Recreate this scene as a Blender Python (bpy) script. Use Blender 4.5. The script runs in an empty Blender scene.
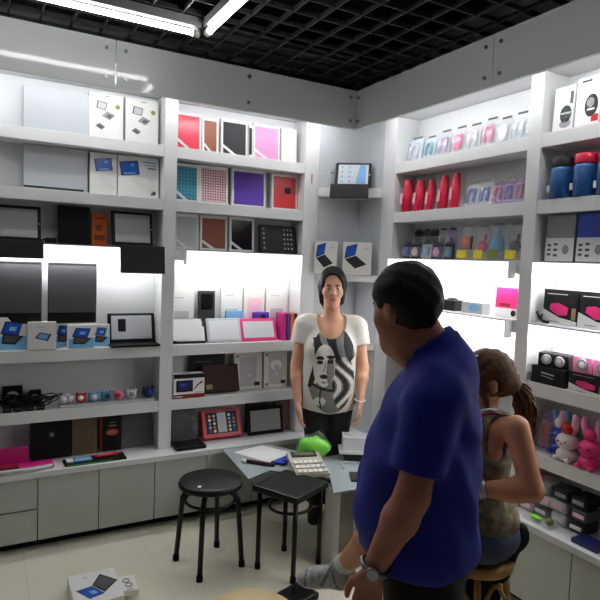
import bpy, bmesh, math, random
import numpy as np
from mathutils import Vector, Matrix
random.seed(7)
S = bpy.context.scene
COL = S.collection
PI = math.pi

# ------------------------------------------------------------------ materials
MATS = {}
def srgb(c):
    return tuple((v/12.92 if v <= .04045 else ((v+.055)/1.055)**2.4) for v in (x/255 for x in c))
def M(name, rgb=(200, 200, 200), rough=.5, metal=0, emit=0, alpha=1, trans=0, noise=0, nscale=40, bump=0, coat=0, spec=.5):
    if name in MATS: return MATS[name]
    m = bpy.data.materials.new(name); m.use_nodes = True
    nt = m.node_tree; b = nt.nodes['Principled BSDF']
    c = srgb(rgb)
    b.inputs['Base Color'].default_value = (*c, 1)
    b.inputs['Roughness'].default_value = rough
    b.inputs['Metallic'].default_value = metal
    b.inputs['Alpha'].default_value = alpha
    b.inputs['Transmission Weight'].default_value = trans
    b.inputs['Coat Weight'].default_value = coat
    b.inputs['Specular IOR Level'].default_value = spec
    if emit:
        b.inputs['Emission Color'].default_value = (*c, 1)
        b.inputs['Emission Strength'].default_value = emit
    if noise or bump:
        tc = nt.nodes.new('ShaderNodeTexCoord'); nz = nt.nodes.new('ShaderNodeTexNoise')
        nz.inputs['Scale'].default_value = nscale; nz.inputs['Detail'].default_value = 4
        nt.links.new(tc.outputs['Object'], nz.inputs['Vector'])
        if noise:
            rp = nt.nodes.new('ShaderNodeValToRGB')
            rp.color_ramp.elements[0].position = .3; rp.color_ramp.elements[1].position = .7
            rp.color_ramp.elements[0].color = (*[v*(1-noise) for v in c], 1)
            rp.color_ramp.elements[1].color = (*[min(1, v*(1+noise)) for v in c], 1)
            nt.links.new(nz.outputs['Fac'], rp.inputs['Fac']); nt.links.new(rp.outputs['Color'], b.inputs['Base Color'])
        if bump:
            bp = nt.nodes.new('ShaderNodeBump'); bp.inputs['Strength'].default_value = bump; bp.inputs['Distance'].default_value = .004
            nt.links.new(nz.outputs['Fac'], bp.inputs['Height']); nt.links.new(bp.outputs['Normal'], b.inputs['Normal'])
    MATS[name] = m
    return m

def floor_mat():
    m = bpy.data.materials.new('polished_tile'); m.use_nodes = True; nt = m.node_tree; b = nt.nodes['Principled BSDF']
    tc = nt.nodes.new('ShaderNodeTexCoord'); br = nt.nodes.new('ShaderNodeTexBrick'); nz = nt.nodes.new('ShaderNodeTexNoise')
    br.offset = 0; br.inputs['Scale'].default_value = 1; br.inputs['Brick Width'].default_value = .6; br.inputs['Row Height'].default_value = .6
    br.inputs['Mortar Size'].default_value = .0012; br.inputs['Mortar Smooth'].default_value = .2
    br.inputs['Color1'].default_value = (*srgb((240, 234, 215)), 1); br.inputs['Color2'].default_value = (*srgb((237, 231, 211)), 1)
    br.inputs['Mortar'].default_value = (*srgb((212, 206, 188)), 1)
    nz.inputs['Scale'].default_value = 3; nz.inputs['Detail'].default_value = 6
    mx = nt.nodes.new('ShaderNodeMixRGB'); mx.blend_type = 'MULTIPLY'; mx.inputs['Fac'].default_value = .12
    nt.links.new(tc.outputs['Object'], br.inputs['Vector']); nt.links.new(tc.outputs['Object'], nz.inputs['Vector'])
    nt.links.new(br.outputs['Color'], mx.inputs['Color1']); nt.links.new(nz.outputs['Color'], mx.inputs['Color2'])
    nt.links.new(mx.outputs['Color'], b.inputs['Base Color'])
    b.inputs['Roughness'].default_value = .16
    return m

def check_mat(name, c1, c2, scale, kind='check'):
    m = bpy.data.materials.new(name); m.use_nodes = True; nt = m.node_tree; b = nt.nodes['Principled BSDF']
    tc = nt.nodes.new('ShaderNodeTexCoord'); sp = nt.nodes.new('ShaderNodeSeparateXYZ'); nt.links.new(tc.outputs['Object'], sp.inputs[0])
    fs = []
    for ax in ('X', 'Z'):
        mu = nt.nodes.new('ShaderNodeMath'); mu.operation = 'MULTIPLY'; mu.inputs[1].default_value = scale
        fr = nt.nodes.new('ShaderNodeMath'); fr.operation = 'FRACT'
        gt = nt.nodes.new('ShaderNodeMath'); gt.operation = 'GREATER_THAN'; gt.inputs[1].default_value = .5 if kind == 'check' else .82
        nt.links.new(sp.outputs[ax], mu.inputs[0]); nt.links.new(mu.outputs[0], fr.inputs[0]); nt.links.new(fr.outputs[0], gt.inputs[0]); fs.append(gt)
    ad = nt.nodes.new('ShaderNodeMath'); ad.operation = 'ADD' if kind == 'check' else 'MAXIMUM'
    nt.links.new(fs[0].outputs[0], ad.inputs[0]); nt.links.new(fs[1].outputs[0], ad.inputs[1])
    dv = nt.nodes.new('ShaderNodeMath'); dv.operation = 'MULTIPLY'; dv.inputs[1].default_value = .5 if kind == 'check' else 1
    nt.links.new(ad.outputs[0], dv.inputs[0])
    mx = nt.nodes.new('ShaderNodeMixRGB'); mx.inputs['Color1'].default_value = (*srgb(c1), 1); mx.inputs['Color2'].default_value = (*srgb(c2), 1)
    nt.links.new(dv.outputs[0], mx.inputs['Fac']); nt.links.new(mx.outputs[0], b.inputs['Base Color'])
    b.inputs['Roughness'].default_value = .35
    MATS[name] = m
    return m

M('gloss_panel', (222, 227, 225), .07)
M('shelf_white', (230, 231, 230), .28)
M('back_white', (220, 222, 224), .35)
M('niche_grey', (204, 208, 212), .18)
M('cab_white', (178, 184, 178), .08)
M('counter_white', (216, 218, 220), .3)
M('black', (13, 13, 15), .42, spec=.28)
M('black_matte', (12, 12, 13), .8, spec=.2)
M('black_gloss', (10, 10, 12), .08)
M('charcoal', (38, 39, 42), .55, spec=.3)
M('dark_grey', (70, 72, 75), .5)
M('grey', (140, 142, 145), .5)
M('light_grey', (190, 192, 194), .45)
M('silver', (180, 183, 186), .3, .7)
M('steel', (150, 150, 150), .35, .9)
M('pedestal_steel', (112, 106, 97), .28, .6)
M('white', (236, 236, 236), .35)
M('paper', (232, 231, 228), .6)
M('card', (225, 222, 216), .5)
M('silver_card', (186, 190, 195), .4)
M('screen_blue', (38, 92, 190), .2)
M('screen_lt', (130, 185, 235), .2)
M('screen_grey', (172, 174, 172), .25)
M('screen_white', (214, 218, 222), .2)
M('navy', (22, 32, 84), .35)
M('blue', (36, 66, 178), .4)
M('sky', (120, 180, 225), .4)
M('teal', (50, 150, 165), .4)
M('red', (188, 24, 38), .3)
M('crimson', (205, 32, 66), .25)
M('dark_red', (130, 18, 26), .4)
M('pink', (236, 140, 190), .35)
M('hot_pink', (222, 40, 120), .4)
M('light_pink', (240, 190, 205), .4)
M('magenta', (190, 30, 120), .45)
M('purple', (78, 34, 150), .4)
M('lilac', (180, 150, 200), .4)
M('brown', (128, 62, 36), .45)
M('leather_brown', (50, 24, 20), .6, bump=.15, spec=.25)
M('tan', (150, 124, 92), .6)
M('kraft', (96, 78, 56), .7)
M('orange', (236, 104, 26), .45)
M('copper', (150, 84, 66), .25)
M('yellow', (232, 206, 30), .45)
M('lime', (122, 224, 36), .35)
M('green', (40, 130, 60), .45)
M('olive', (120, 130, 40), .5)
M('cream_wood', (222, 196, 140), .4, noise=.08, nscale=14)
M('gold_wood', (150, 108, 50), .4, noise=.15, nscale=12)
M('clear', (235, 240, 245), .05, alpha=.22)
M('clear_foil', (205, 208, 212), .1, alpha=.12, spec=1)
M('black_foil', (24, 25, 28), .2, noise=.8, nscale=12, bump=1.0, spec=.6)
M('copper_foil', (140, 84, 70), .12, noise=.4, nscale=9, bump=.8)
M('wrap_film', (215, 218, 222), .08, alpha=.16, spec=1)
M('lcd', (96, 104, 84), .2)
M('beige', (188, 184, 166), .5)
M('ice', (206, 220, 232), .3)
M('glass', (222, 234, 238), .04, trans=.5)  # reflection of the bright shelves put into the pale, half-opaque colour
M('glass_edge', (66, 96, 96), .1)
M('tube_on', (252, 252, 250), .5, emit=17)
M('led_on', (252, 252, 252), .5, emit=2.2)
M('added_led_tube', (252, 252, 252), .5, emit=52)
M('led_top', (250, 251, 253), .5, emit=24)
M('alu', (190, 192, 194), .35, .6)
M('skin', (214, 160, 130), .5, noise=.05, nscale=20)
M('skin_man', (190, 124, 98), .5, noise=.06, nscale=20)
M('skin_girl', (196, 134, 100), .5, noise=.05, nscale=20)
M('hair_black', (24, 19, 18), .55, noise=.4, nscale=60, bump=.5, spec=.25)
M('hair_brown', (82, 54, 33), .6, noise=.45, nscale=55, bump=.6, spec=.2)
M('polo', (16, 31, 150), .8, noise=.08, nscale=30, bump=.1)
M('polo_dark', (16, 22, 70), .8)
M('trousers', (18, 18, 22), .8, noise=.15, nscale=30)
M('tee', (222, 218, 210), .85)
M('tee_grey', (128, 126, 124), .85)
M('tee_black', (36, 35, 36), .85)
M('denim', (52, 62, 84), .85, noise=.25, nscale=60)
M('lip', (176, 92, 88), .45)
M('eye_white', (230, 228, 224), .2)
M('sock', (206, 208, 200), .8)
M('sneaker', (160, 162, 162), .7, noise=.35, nscale=45)
M('sneaker_dark', (92, 96, 104), .6)
M('rubber', (190, 190, 186), .6)
check_mat('gingham', (232, 216, 214), (150, 60, 84), 62)
check_mat('teal_grid', (72, 146, 168), (40, 96, 116), 46, 'grid')
def weave_top():
    m = bpy.data.materials.new('tank_print'); m.use_nodes = True; nt = m.node_tree; b = nt.nodes['Principled BSDF']
    tc = nt.nodes.new('ShaderNodeTexCoord'); nz = nt.nodes.new('ShaderNodeTexNoise')
    nz.inputs['Scale'].default_value = 26; nz.inputs['Detail'].default_value = 3
    rp = nt.nodes.new('ShaderNodeValToRGB'); rp.color_ramp.interpolation = 'EASE'
    rp.color_ramp.elements[0].position = .34; rp.color_ramp.elements[0].color = (*srgb((92, 62, 40)), 1)
    rp.color_ramp.elements[1].position = .68; rp.color_ramp.elements[1].color = (*srgb((152, 132, 98)), 1)
    e = rp.color_ramp.elements.new(.5); e.color = (*srgb((98, 98, 78)), 1)
    nt.links.new(tc.outputs['Object'], nz.inputs['Vector']); nt.links.new(nz.outputs['Fac'], rp.inputs['Fac']); nt.links.new(rp.outputs['Color'], b.inputs['Base Color'])
    b.inputs['Roughness'].default_value = .85
    MATS['tank_print'] = m
weave_top()

# ------------------------------------------------------------------ mesh builder
class MB:
    def __init__(s):
        s.bm = bmesh.new(); s.mats = []
    def mi(s, m):
        if m not in s.mats: s.mats.append(m)
        return s.mats.index(m)
    def _fin(s, faces, m, smooth=False):
        i = s.mi(m)
        for f in faces:
            f.material_index = i; f.smooth = smooth
    def box(s, x0, x1, y0, y1, z0, z1, m, bev=0):
        n = len(s.bm.faces)
        v = [s.bm.verts.new(p) for p in ((x0,y0,z0),(x1,y0,z0),(x1,y1,z0),(x0,y1,z0),(x0,y0,z1),(x1,y0,z1),(x1,y1,z1),(x0,y1,z1))]
        fs = [s.bm.faces.new([v[i] for i in q]) for q in ((3,2,1,0),(4,5,6,7),(0,1,5,4),(1,2,6,5),(2,3,7,6),(3,0,4,7))]
        if bev:
            es = list({e for f in fs for e in f.edges})
            r = bmesh.ops.bevel(s.bm, geom=es, offset=bev, segments=2, affect='EDGES', profile=.6)
            s.bm.faces.ensure_lookup_table(); fs = s.bm.faces[n:]
            fs = list(fs)
        s._fin(fs, m)
        return s
    def poly(s, pts, y, m):
        f = s.bm.faces.new([s.bm.verts.new((p[0], y, p[1])) for p in pts]); s._fin([f], m); return s
    def face(s, pts, m):
        f = s.bm.faces.new([s.bm.verts.new(p) for p in pts]); s._fin([f], m); return s
    def prism(s, pts, z0, z1, m, bev=0):           # polygon in xy, ccw
        n = len(s.bm.faces)
        a = [s.bm.verts.new((p[0], p[1], z0)) for p in pts]; b = [s.bm.verts.new((p[0], p[1], z1)) for p in pts]
        fs = [s.bm.faces.new(a[::-1]), s.bm.faces.new(b)]
        k = len(pts)
        for i in range(k): fs.append(s.bm.faces.new((a[i], a[(i+1) % k], b[(i+1) % k], b[i])))
        if bev:
            es = list({e for f in fs for e in f.edges})
            bmesh.ops.bevel(s.bm, geom=es, offset=bev, segments=2, affect='EDGES', profile=.6)
            s.bm.faces.ensure_lookup_table(); fs = list(s.bm.faces[n:])
        s._fin(fs, m); return s
    def prism_y(s, pts, y0, y1, m):                # polygon in xz, ccw seen from -y
        a = [s.bm.verts.new((p[0], y0, p[1])) for p in pts]; b = [s.bm.verts.new((p[0], y1, p[1])) for p in pts]
        fs = [s.bm.faces.new(a), s.bm.faces.new(b[::-1])]; k = len(pts)
        for i in range(k): fs.append(s.bm.faces.new((a[(i+1) % k], a[i], b[i], b[(i+1) % k])))
        s._fin(fs, m); return s
    def tube(s, pts, r, m, seg=10, closed=False, smooth=True):
        pts = [Vector(p) for p in pts]; n = len(pts)
        rs = r if isinstance(r, (list, tuple)) else [r]*n
        rings = []; up = None
        for i in range(n):
            if closed: t = pts[(i+1) % n]-pts[i-1]
            else: t = pts[min(i+1, n-1)]-pts[max(i-1, 0)]
            t.normalize()
            if up is None:
                up = t.orthogonal().normalized()
            up = (up - t*up.dot(t)).normalized(); w = t.cross(up)
            rings.append([s.bm.verts.new(pts[i]+(up*math.cos(2*PI*k/seg)+w*math.sin(2*PI*k/seg))*rs[i]) for k in range(seg)])
        fs = []
        for i in range(n if closed else n-1):
            a, b = rings[i], rings[(i+1) % n]
            for k in range(seg): fs.append(s.bm.faces.new((a[k], a[(k+1) % seg], b[(k+1) % seg], b[k])))
        s._fin(fs, m, smooth)
        if not closed: s._fin([s.bm.faces.new(rings[0][::-1]), s.bm.faces.new(rings[-1])], m)
        return s
    def lathe(s, prof, m, c=(0, 0, 0), seg=32, smooth=True):   # prof (r,z) bottom->top
        rings = []
        for r, z in prof:
            if r < 1e-5: rings.append([s.bm.verts.new((c[0], c[1], c[2]+z))])
            else: rings.append([s.bm.verts.new((c[0]+r*math.cos(2*PI*k/seg), c[1]+r*math.sin(2*PI*k/seg), c[2]+z)) for k in range(seg)])
        fs = []
        for a, b in zip(rings, rings[1:]):
            if len(a) == 1 and len(b) == 1: continue
            for k in range(seg):
                k2 = (k+1) % seg
                if len(a) == 1: fs.append(s.bm.faces.new((a[0], b[k2], b[k])))
                elif len(b) == 1: fs.append(s.bm.faces.new((a[k], a[k2], b[0])))
                else: fs.append(s.bm.faces.new((a[k], a[k2], b[k2], b[k])))
        s._fin(fs, m, smooth); return s
    def ball(s, c, r, m, u=16, v=10, rot=None):
        r = r if isinstance(r, (tuple, list)) else (r, r, r)
        mt = Matrix.Translation(c) @ (rot.to_4x4() if rot else Matrix()) @ Matrix.Diagonal((*r, 1))
        res = bmesh.ops.create_uvsphere(s.bm, u_segments=u, v_segments=v, radius=1, matrix=mt)
        s._fin(list({f for w in res['verts'] for f in w.link_faces}), m, True); return s
    def build(s, name, parent=None, loc=(0, 0, 0), rot=(0, 0, 0)):
        me = bpy.data.meshes.new(name); s.bm.normal_update(); s.bm.to_mesh(me); s.bm.free()
        for m in s.mats: me.materials.append(MATS[m])
        o = bpy.data.objects.new(name, me); COL.objects.link(o)
        o.parent = parent; o.location = loc; o.rotation_euler = rot
        return o
def ell(cx, cz, rx, rz=None, n=18, a=0):
    rz = rz or rx; ca, sa = math.cos(a), math.sin(a)
    return [(cx+rx*math.cos(2*PI*k/n)*ca-rz*math.sin(2*PI*k/n)*sa, cz+rx*math.cos(2*PI*k/n)*sa+rz*math.sin(2*PI*k/n)*ca) for k in range(n)]
def rct(x0, x1, z0, z1): return [(x0, z0), (x1, z0), (x1, z1), (x0, z1)]
def tag(o, label, cat, group=None):
    o['label'] = label; o['category'] = cat
    if group: o['group'] = group
    return o
def empty(name, label, cat, loc=(0, 0, 0), rot=(0, 0, 0), group=None):
    o = bpy.data.objects.new(name, None); o.empty_display_size = .1; COL.objects.link(o)
    o.location = loc; o.rotation_euler = rot
    return tag(o, label, cat, group)
def struct(o):
    o['kind'] = 'structure'; return o
def copy_tree(o, parent=None):
    c = o.copy(); COL.objects.link(c); c.parent = parent
    for ch in list(o.children): copy_tree(ch, c)
    return c

# ------------------------------------------------------------------ setting
MATS['floor_tile'] = floor_mat()
b = MB(); b.box(-4.6, .52, -5.2, .58, -.1, 0, 'floor_tile'); struct(b.build('floor'))
b = MB(); b.box(-4.6, .62, .56, .68, 0, 3.1, 'back_white'); struct(b.build('wall_left'))
b = MB(); b.box(.50, .62, -5.2, .56, 0, 3.1, 'back_white'); struct(b.build('wall_right'))
# open black grid ceiling under a black void
b = MB(); M('void', (8, 8, 10), .95); M('grid_black', (50, 50, 54), .4)
b.box(-4.6, .62, -5.2, .68, 3.06, 3.1, 'void')
GZ = 2.665
for i in range(38):
    x = -4.56+i*.1335
    b.box(x-.003, x+.003, -5.15, .5, GZ, GZ+.022, 'grid_black')
for i in range(42):
    y = -5.12+i*.1335
    b.box(-4.58, .5, y-.003, y+.003, GZ, GZ+.022, 'grid_black')
struct(b.build('ceiling'))
# soffit boards that close the light trough above the shelves
b = MB(); b.box(-4.6, .49, .021, .55, 2.535, 2.555, 'shelf_white'); struct(b.build('trim_1'))
b = MB(); b.box(.021, .49, -3.2, .02, 2.535, 2.555, 'shelf_white'); struct(b.build('trim_2'))

# valance panels with stand-off screws
VZ0, VZ1 = 2.41, 2.64
def screw(par, p, ax):
    m = MB()
    q = (p[0], p[1]-.006, p[2]) if ax == 'y' else (p[0]-.006, p[1], p[2])
    m.tube([p, q], .009, 'steel', 12); m.build('screw', par)
def valance(name, label, a, c, ax, screws):
    o = empty(name, label, 'valance panel', (0, 0, 0))
    m = MB()
    if ax == 'y': m.box(a, c, 0, .02, VZ0, VZ1, 'gloss_panel', .0015)
    else: m.box(0, .02, a, c, VZ0, VZ1, 'gloss_panel', .0015)
    m.build('panel', o)
    for u in screws:
        for z in (2.457, 2.595): screw(o, (u, 0, z) if ax == 'y' else (0, u, z), ax)
valance('valance_panel', 'glossy white valance panel at far left, reflecting the ceiling tube along its face', -3.2, -1.4215, 'y', (-1.465, -2.3))
valance('valance_panel', 'glossy white valance panel from the left seam to the room corner', -1.4185, .02, 'y', (-1.374, -.71, -.042))
valance('valance_panel', 'glossy white valance panel on right wall from the corner to its seam', -1.0735, -.001, 'x', (-.022, -1.031))
valance('valance_panel', 'glossy white valance panel on right wall beyond the seam, nearest the viewer', -3.2, -1.0765, 'x', (-1.118, -2.1))

# ------------------------------------------------------------------ shelving
LY, RX = .38, .31           # front planes
SH_L = [2.24, 1.93, 1.642, 1.065, .733]
SH_R = [2.24, 1.93, 1.642, 1.35, 1.065, .733]
T = .065
lu = empty('display_shelving', 'white built-in display shelving along the left wall', 'shelving')
for x0, x1 in ((-3.1, -3.02), (-2.135, -2.055), (-1.065, -.988), (-.128, -.024)):
    MB().box(x0, x1, LY, .545, .4372, 2.533, 'shelf_white', .002).build('upright', lu)
for x0, x1 in ((-3.0195, -2.1355), (-2.0545, -1.0655), (-.9875, -.1285)):
    for z in SH_L: MB().box(x0, x1, LY+.004, .545, z-T, z, 'shelf_white', .002).build('shelf', lu)
MB().box(-3.1, -.024, .5455, .5595, .4372, 2.533, 'back_white').build('back_panel', lu)
ru = empty('display_shelving', 'white built-in display shelving along the right wall', 'shelving')
for y0, y1 in ((-.013, .115), (-1.105, -1.03), (-2.15, -2.07), (-3.1, -3.02)):
    MB().box(RX, .488, y0, y1, .4372, 2.533, 'shelf_white', .002).build('upright', ru)
for y0, y1 in ((-1.0295, -.0135), (-2.0695, -1.1055), (-3.0195, -2.1505)):
    for z in SH_R: MB().box(RX+.004, .488, y0, y1, z-T, z, 'shelf_white', .002).build('shelf', ru)
MB().box(.4885, .4995, -3.1, .115, .4372, 2.533, 'back_white').build('back_panel', ru)
# corner niche
cn = empty('corner_shelf', 'white corner niche with triangular ledges between the two shelving runs', 'corner shelf')
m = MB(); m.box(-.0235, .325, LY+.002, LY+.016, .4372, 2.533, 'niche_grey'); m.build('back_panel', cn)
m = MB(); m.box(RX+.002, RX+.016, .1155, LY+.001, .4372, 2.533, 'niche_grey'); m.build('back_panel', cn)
tri = [(-.022, LY), (.31, .118), (.311, LY)]
for z0, z1 in ((2.035, 2.095), (1.475, 1.52), (1.02, 1.065)):
    MB().prism(tri, z0, z1, 'shelf_white', .002).build('ledge', cn)
# lights at the shelf fronts
def shelf_light(label, a, c, wall, z, group='LED battens on the shelf fronts'):
    o = empty('shelf_light', label, 'light fitting', group=group)
    h, d = MB(), MB()
    if wall == 'L':
        h.box(a, c, LY-.048, LY+.003, z-.007, z-.001, 'alu'); h.box(a-.006, a, LY-.046, LY+.003, z-.09, z-.001, 'white'); h.box(c, c+.006, LY-.046, LY+.003, z-.09, z-.001, 'white')
        d.box(a, c, LY-.044, LY-.036, z-.09, z-.0075, 'led_on', .003); t = MB().tube([(a+.01, LY+.022, z-T-.014), (c-.01, LY+.022, z-T-.014)], .009, 'added_led_tube', 10)  # tube added out of sight behind the diffuser to brighten the row below
        h.box(a, c, LY-.034, LY+.003, z-.03, z-.0075, 'alu')
    else:
        h.box(RX-.048, RX+.003, a, c, z-.007, z-.001, 'alu'); h.box(RX-.046, RX+.003, a-.006, a, z-.09, z-.001, 'white'); h.box(RX-.046, RX+.003, c, c+.006, z-.09, z-.001, 'white')
        d.box(RX-.044, RX-.036, a, c, z-.09, z-.0075, 'led_on', .003); t = MB().tube([(RX+.022, a+.01, z-T-.014), (RX+.022, c-.01, z-T-.014)], .009, 'added_led_tube', 10)  # same added tube under the shelf, hidden by the diffuser
        h.box(RX-.034, RX+.003, a, c, z-.03, z-.0075, 'alu')
    h.build('housing', o); d.build('diffuser', o); t.build('tube', o)
shelf_light('lit LED batten on third shelf of far left bay, behind the draped keyboard covers', -2.02, -1.10, 'L', 1.642)
shelf_light('lit LED batten under the row of white and dark boxes in the middle left bay', -.93, -.15, 'L', 1.642)
shelf_light('lit LED batten below the small bagged toys on the right wall bay by the corner', -1.0, -.04, 'R', 1.642)
shelf_light('lit LED batten below the blue and grey boxes at far right', -2.04, -1.14, 'R', 1.642)
shelf_light('lit LED batten just above the man in blue, on the fourth right wall shelf', -1.0, -.04, 'R', 1.35)
shelf_light('lit LED batten above the small black and pink speakers', -2.04, -1.14, 'R', 1.35)
def trough_light(label, a, c, wall):
    o = empty('trough_light', label, 'light fitting', group='tubes hidden behind the valance')
    h, d = MB(), MB()
    if wall == 'L':
        h.box(a, c, .17, .21, 2.515, 2.534, 'white'); d.tube([(a+.02, .19, 2.5), (c-.02, .19, 2.5)], .014, 'led_top', 12)
    else:
        h.box(.13, .17, a, c, 2.515, 2.534, 'white'); d.tube([(.15, a+.02, 2.5), (.15, c-.02, 2.5)], .014, 'led_top', 12)
    h.build('housing', o); d.build('tube', o)
trough_light('white tube light behind the valance over the far left bay', -2.3, -1.15, 'L')
trough_light('white tube light behind the valance over the middle left bay', -1.05, .05, 'L')
trough_light('white tube light behind the valance over the right bay by the corner', -1.1, 0, 'R')
trough_light('white tube light behind the valance over the far right bay', -2.25, -1.15, 'R')

# ------------------------------------------------------------------ base cabinets and worktops
def cab(label, a, c, wall, drawers=False):
    o = empty('base_cabinet', label, 'cabinet', group='low white cabinets under the worktop')
    def bx(m, u0, u1, d0, d1, z0, z1, mt, bev=0):
        if wall == 'L': m.box(u0, u1, .28+d0, .28+d1, z0, z1, mt, bev)
        else: m.box(.22+d0, .22+d1, u0, u1, z0, z1, mt, bev)
    m = MB(); bx(m, a+.001, c-.001, .019, .265, .056, .405, 'cab_white'); m.build('carcass', o)
    m = MB(); bx(m, a+.001, c-.001, .07, .08, .0005, .055, 'black_matte'); m.build('plinth', o)
    if drawers:
        for z0, z1 in ((.058, .227), (.233, .402)):
            m = MB(); bx(m, a+.003, c-.003, 0, .018, z0, z1, 'cab_white', .0015); d = m.build('drawer', o)
            m = MB(); bx(m, a+.003, c-.003, -.004, .0, z1-.006, z1-.001, 'alu'); m.build('edge_pull', d)
    else:
        m = MB(); bx(m, a+.0025, c-.0025, 0, .018, .058, .402, 'cab_white', .0015); m.build('door', o)
xs = [-2.36, -2.045, -1.731, -1.42, -1.108, -.79, -.486, -.165, .2]
nm = ['white low cabinet beyond the left edge of the photo', 'white two-drawer base cabinet at the left edge of the photo', 'white cabinet door right of the two drawers on left wall',
      'white cabinet door under the flat dark accessory tray', 'white cabinet door below the left shelving upright', 'white cabinet door behind the round stool',
      'white cabinet door behind the glass table corner', 'white cabinet door in the left run nearest the corner']
for i in range(8): cab(nm[i], xs[i], xs[i+1], 'L', i in (1,))
ys = [-2.1, -1.79, -1.478, -1.168, -.86, -.55, -.24, .255]
nm = ['white cabinet door on right wall beyond the right photo edge', 'white cabinet door at the right edge of the photo', 'white cabinet door right of the seated girl',
      'white cabinet door directly behind the seated girl', 'white cabinet door on right wall hidden behind the man', 'white cabinet door on right wall behind the table',
      'white cabinet door in the right run nearest the corner']
for i in range(7): cab(nm[i], ys[i], ys[i+1], 'R')
tag(MB().box(-2.4, .488, .26, .545, .406, .4368, 'counter_white', .003).build('worktop'), 'long white worktop along the left wall cabinets', 'worktop')
tag(MB().box(.2, .488, -2.15, .2595, .406, .4368, 'counter_white', .003).build('worktop'), 'white worktop along the right wall cabinets', 'worktop')

# ------------------------------------------------------------------ ceiling tubes
def ceiling_tube(label, p0, p1):
    o = empty('ceiling_light', label, 'ceiling light', group='tube lights forming a rectangle below the grid')
    p0, p1 = Vector(p0), Vector(p1); t = (p1-p0).normalized()
    n = Vector((-t.y, t.x, 0))
    m = MB()
    q = [p0+n*.018, p0-n*.018, p1-n*.018, p1+n*.018]
    m.prism([(v.x, v.y) for v in q], 2.625, 2.664, 'alu'); m.build('batten', o)
    m = MB(); m.tube([p0+t*.035, p1-t*.035], .0118, 'tube_on', 14); m.build('tube', o)
    for p, s in ((p0, 1), (p1, -1)):
        m = MB(); m.tube([p+t*s*.004, p+t*s*.034], .017, 'card', 12); c2 = p+t*s*.02
        m.box(c2.x-.008, c2.x+.008, c2.y-.008, c2.y+.008, c2.z, 2.626, 'card'); m.build('lamp_holder', o)
z = 2.6
ceiling_tube('lit tube light parallel to the left wall, meeting another at the corner', (-2.33, -.41, z), (-1.135, -.41, z))
ceiling_tube('lit tube light parallel to the left wall, farther left', (-3.55, -.41, z), (-2.36, -.41, z))
ceiling_tube('lit tube light running from the corner joint toward the viewer', (-1.11, -.435, z), (-1.11, -1.63, z))
ceiling_tube('lit tube light overhead, nearer the viewer', (-1.11, -1.66, z), (-1.11, -2.85, z))

# ------------------------------------------------------------------ goods: local frame x right, -y towards viewer, z up, origin back-bottom
def place(wall, u, z, d=0):
    """u along the wall, d = how far the back of the thing is from the shelf front plane"""
    if wall == 'L': return (u, LY+d, z+.0006), 0
    return (RX+d, u, z+.0006), -PI/2
def root(name, label, cat, wall, u, z, d, tilt=0, yaw=0, group=None):
    loc, rz = place(wall, u, z, d)
    return empty(name, label, cat, loc, (-tilt, 0, rz+yaw), group)

def carton(name, label, cat, wall, u, z, w, h, t, d, tilt=.06, yaw=0, group=None, base='paper', art=None):
    """a closed cardboard box, its print part of the mesh"""
    m = MB(); m.box(-w/2, w/2, -t, 0, 0, h, base, .0015)
    if art: art(m, w, h, -t-.0006)
    loc, rz = place(wall, u, z, d)
    return tag(m.build(name, None, loc, (-tilt, 0, rz+yaw)), label, cat, group)
def art_tablet_kb(m, w, h, y):      # small grey tablet-keyboard picture, two views
    m.poly([(-.30*w, .66*h), (-.02*w, .63*h), (.03*w, .80*h), (-.26*w, .83*h)], y, 'dark_grey'); m.poly([(-.26*w, .67*h), (-.04*w, .65*h), (0, .78*h), (-.23*w, .81*h)], y-.0004, 'light_grey')
    m.poly([(-.14*w, .5*h), (.1*w, .43*h), (.26*w, .55*h), (.02*w, .62*h)], y, 'grey'); m.poly([(-.02*w, .5*h), (.1*w, .46*h), (.2*w, .53*h), (.06*w, .56*h)], y-.0004, 'dark_grey')
    m.poly([(-.32*w, .27*h), (-.14*w, .2*h), (-.04*w, .27*h), (-.2*w, .34*h)], y, 'dark_grey')
    m.poly(ell(.33*w, .74*h, .07*w), y, 'olive'); m.poly(rct(-.05*w, .12*w, .93*h, .95*h), y, 'grey')
def art_blue_tablet(m, w, h, y, k=1, cx=-.12, cz=.7, lines=False):
    a = -.2 if not lines else .18
    def r(x0, x1, z0, z1, a=.15):
        return [(cx*w+x*math.cos(a)-zz*math.sin(a), cz*h+x*math.sin(a)+zz*math.cos(a)) for x, zz in rct(x0, x1, z0, z1)]
    s = .055*k
    m.poly(r(-s*1.15, s*1.15, -s*.85, s*.85), y, 'navy'); m.poly(r(-s, s, -s*.7, s*.75), y-.0004, 'screen_blue')
    m.poly(r(-s*.8, s*.6, -s*.75, -s*.55), y-.0008, 'screen_lt'); m.poly(r(s*.2, s*.6, s*.2, s*.5), y-.0008, 'screen_lt')
    m.poly([(-.2*w, .42*h), (.3*w, .08*h), (.42*w, .2*h), (.0*w, .48*h)], y, 'card')
    if lines:
        m.poly(rct(.1*w, .42*w, .86*h, .89*h), y, 'sky'); m.poly(rct(.14*w, .44*w, .79*h, .82*h), y, 'sky'); m.poly(rct(.22*w, .44*w, .72*h, .75*h), y, 'dark_grey')
        m.poly(ell(.38*w, .13*h, .012), y, 'dark_grey'); m.poly(ell(.33*w, .1*h, .008), y, 'grey')
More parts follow.
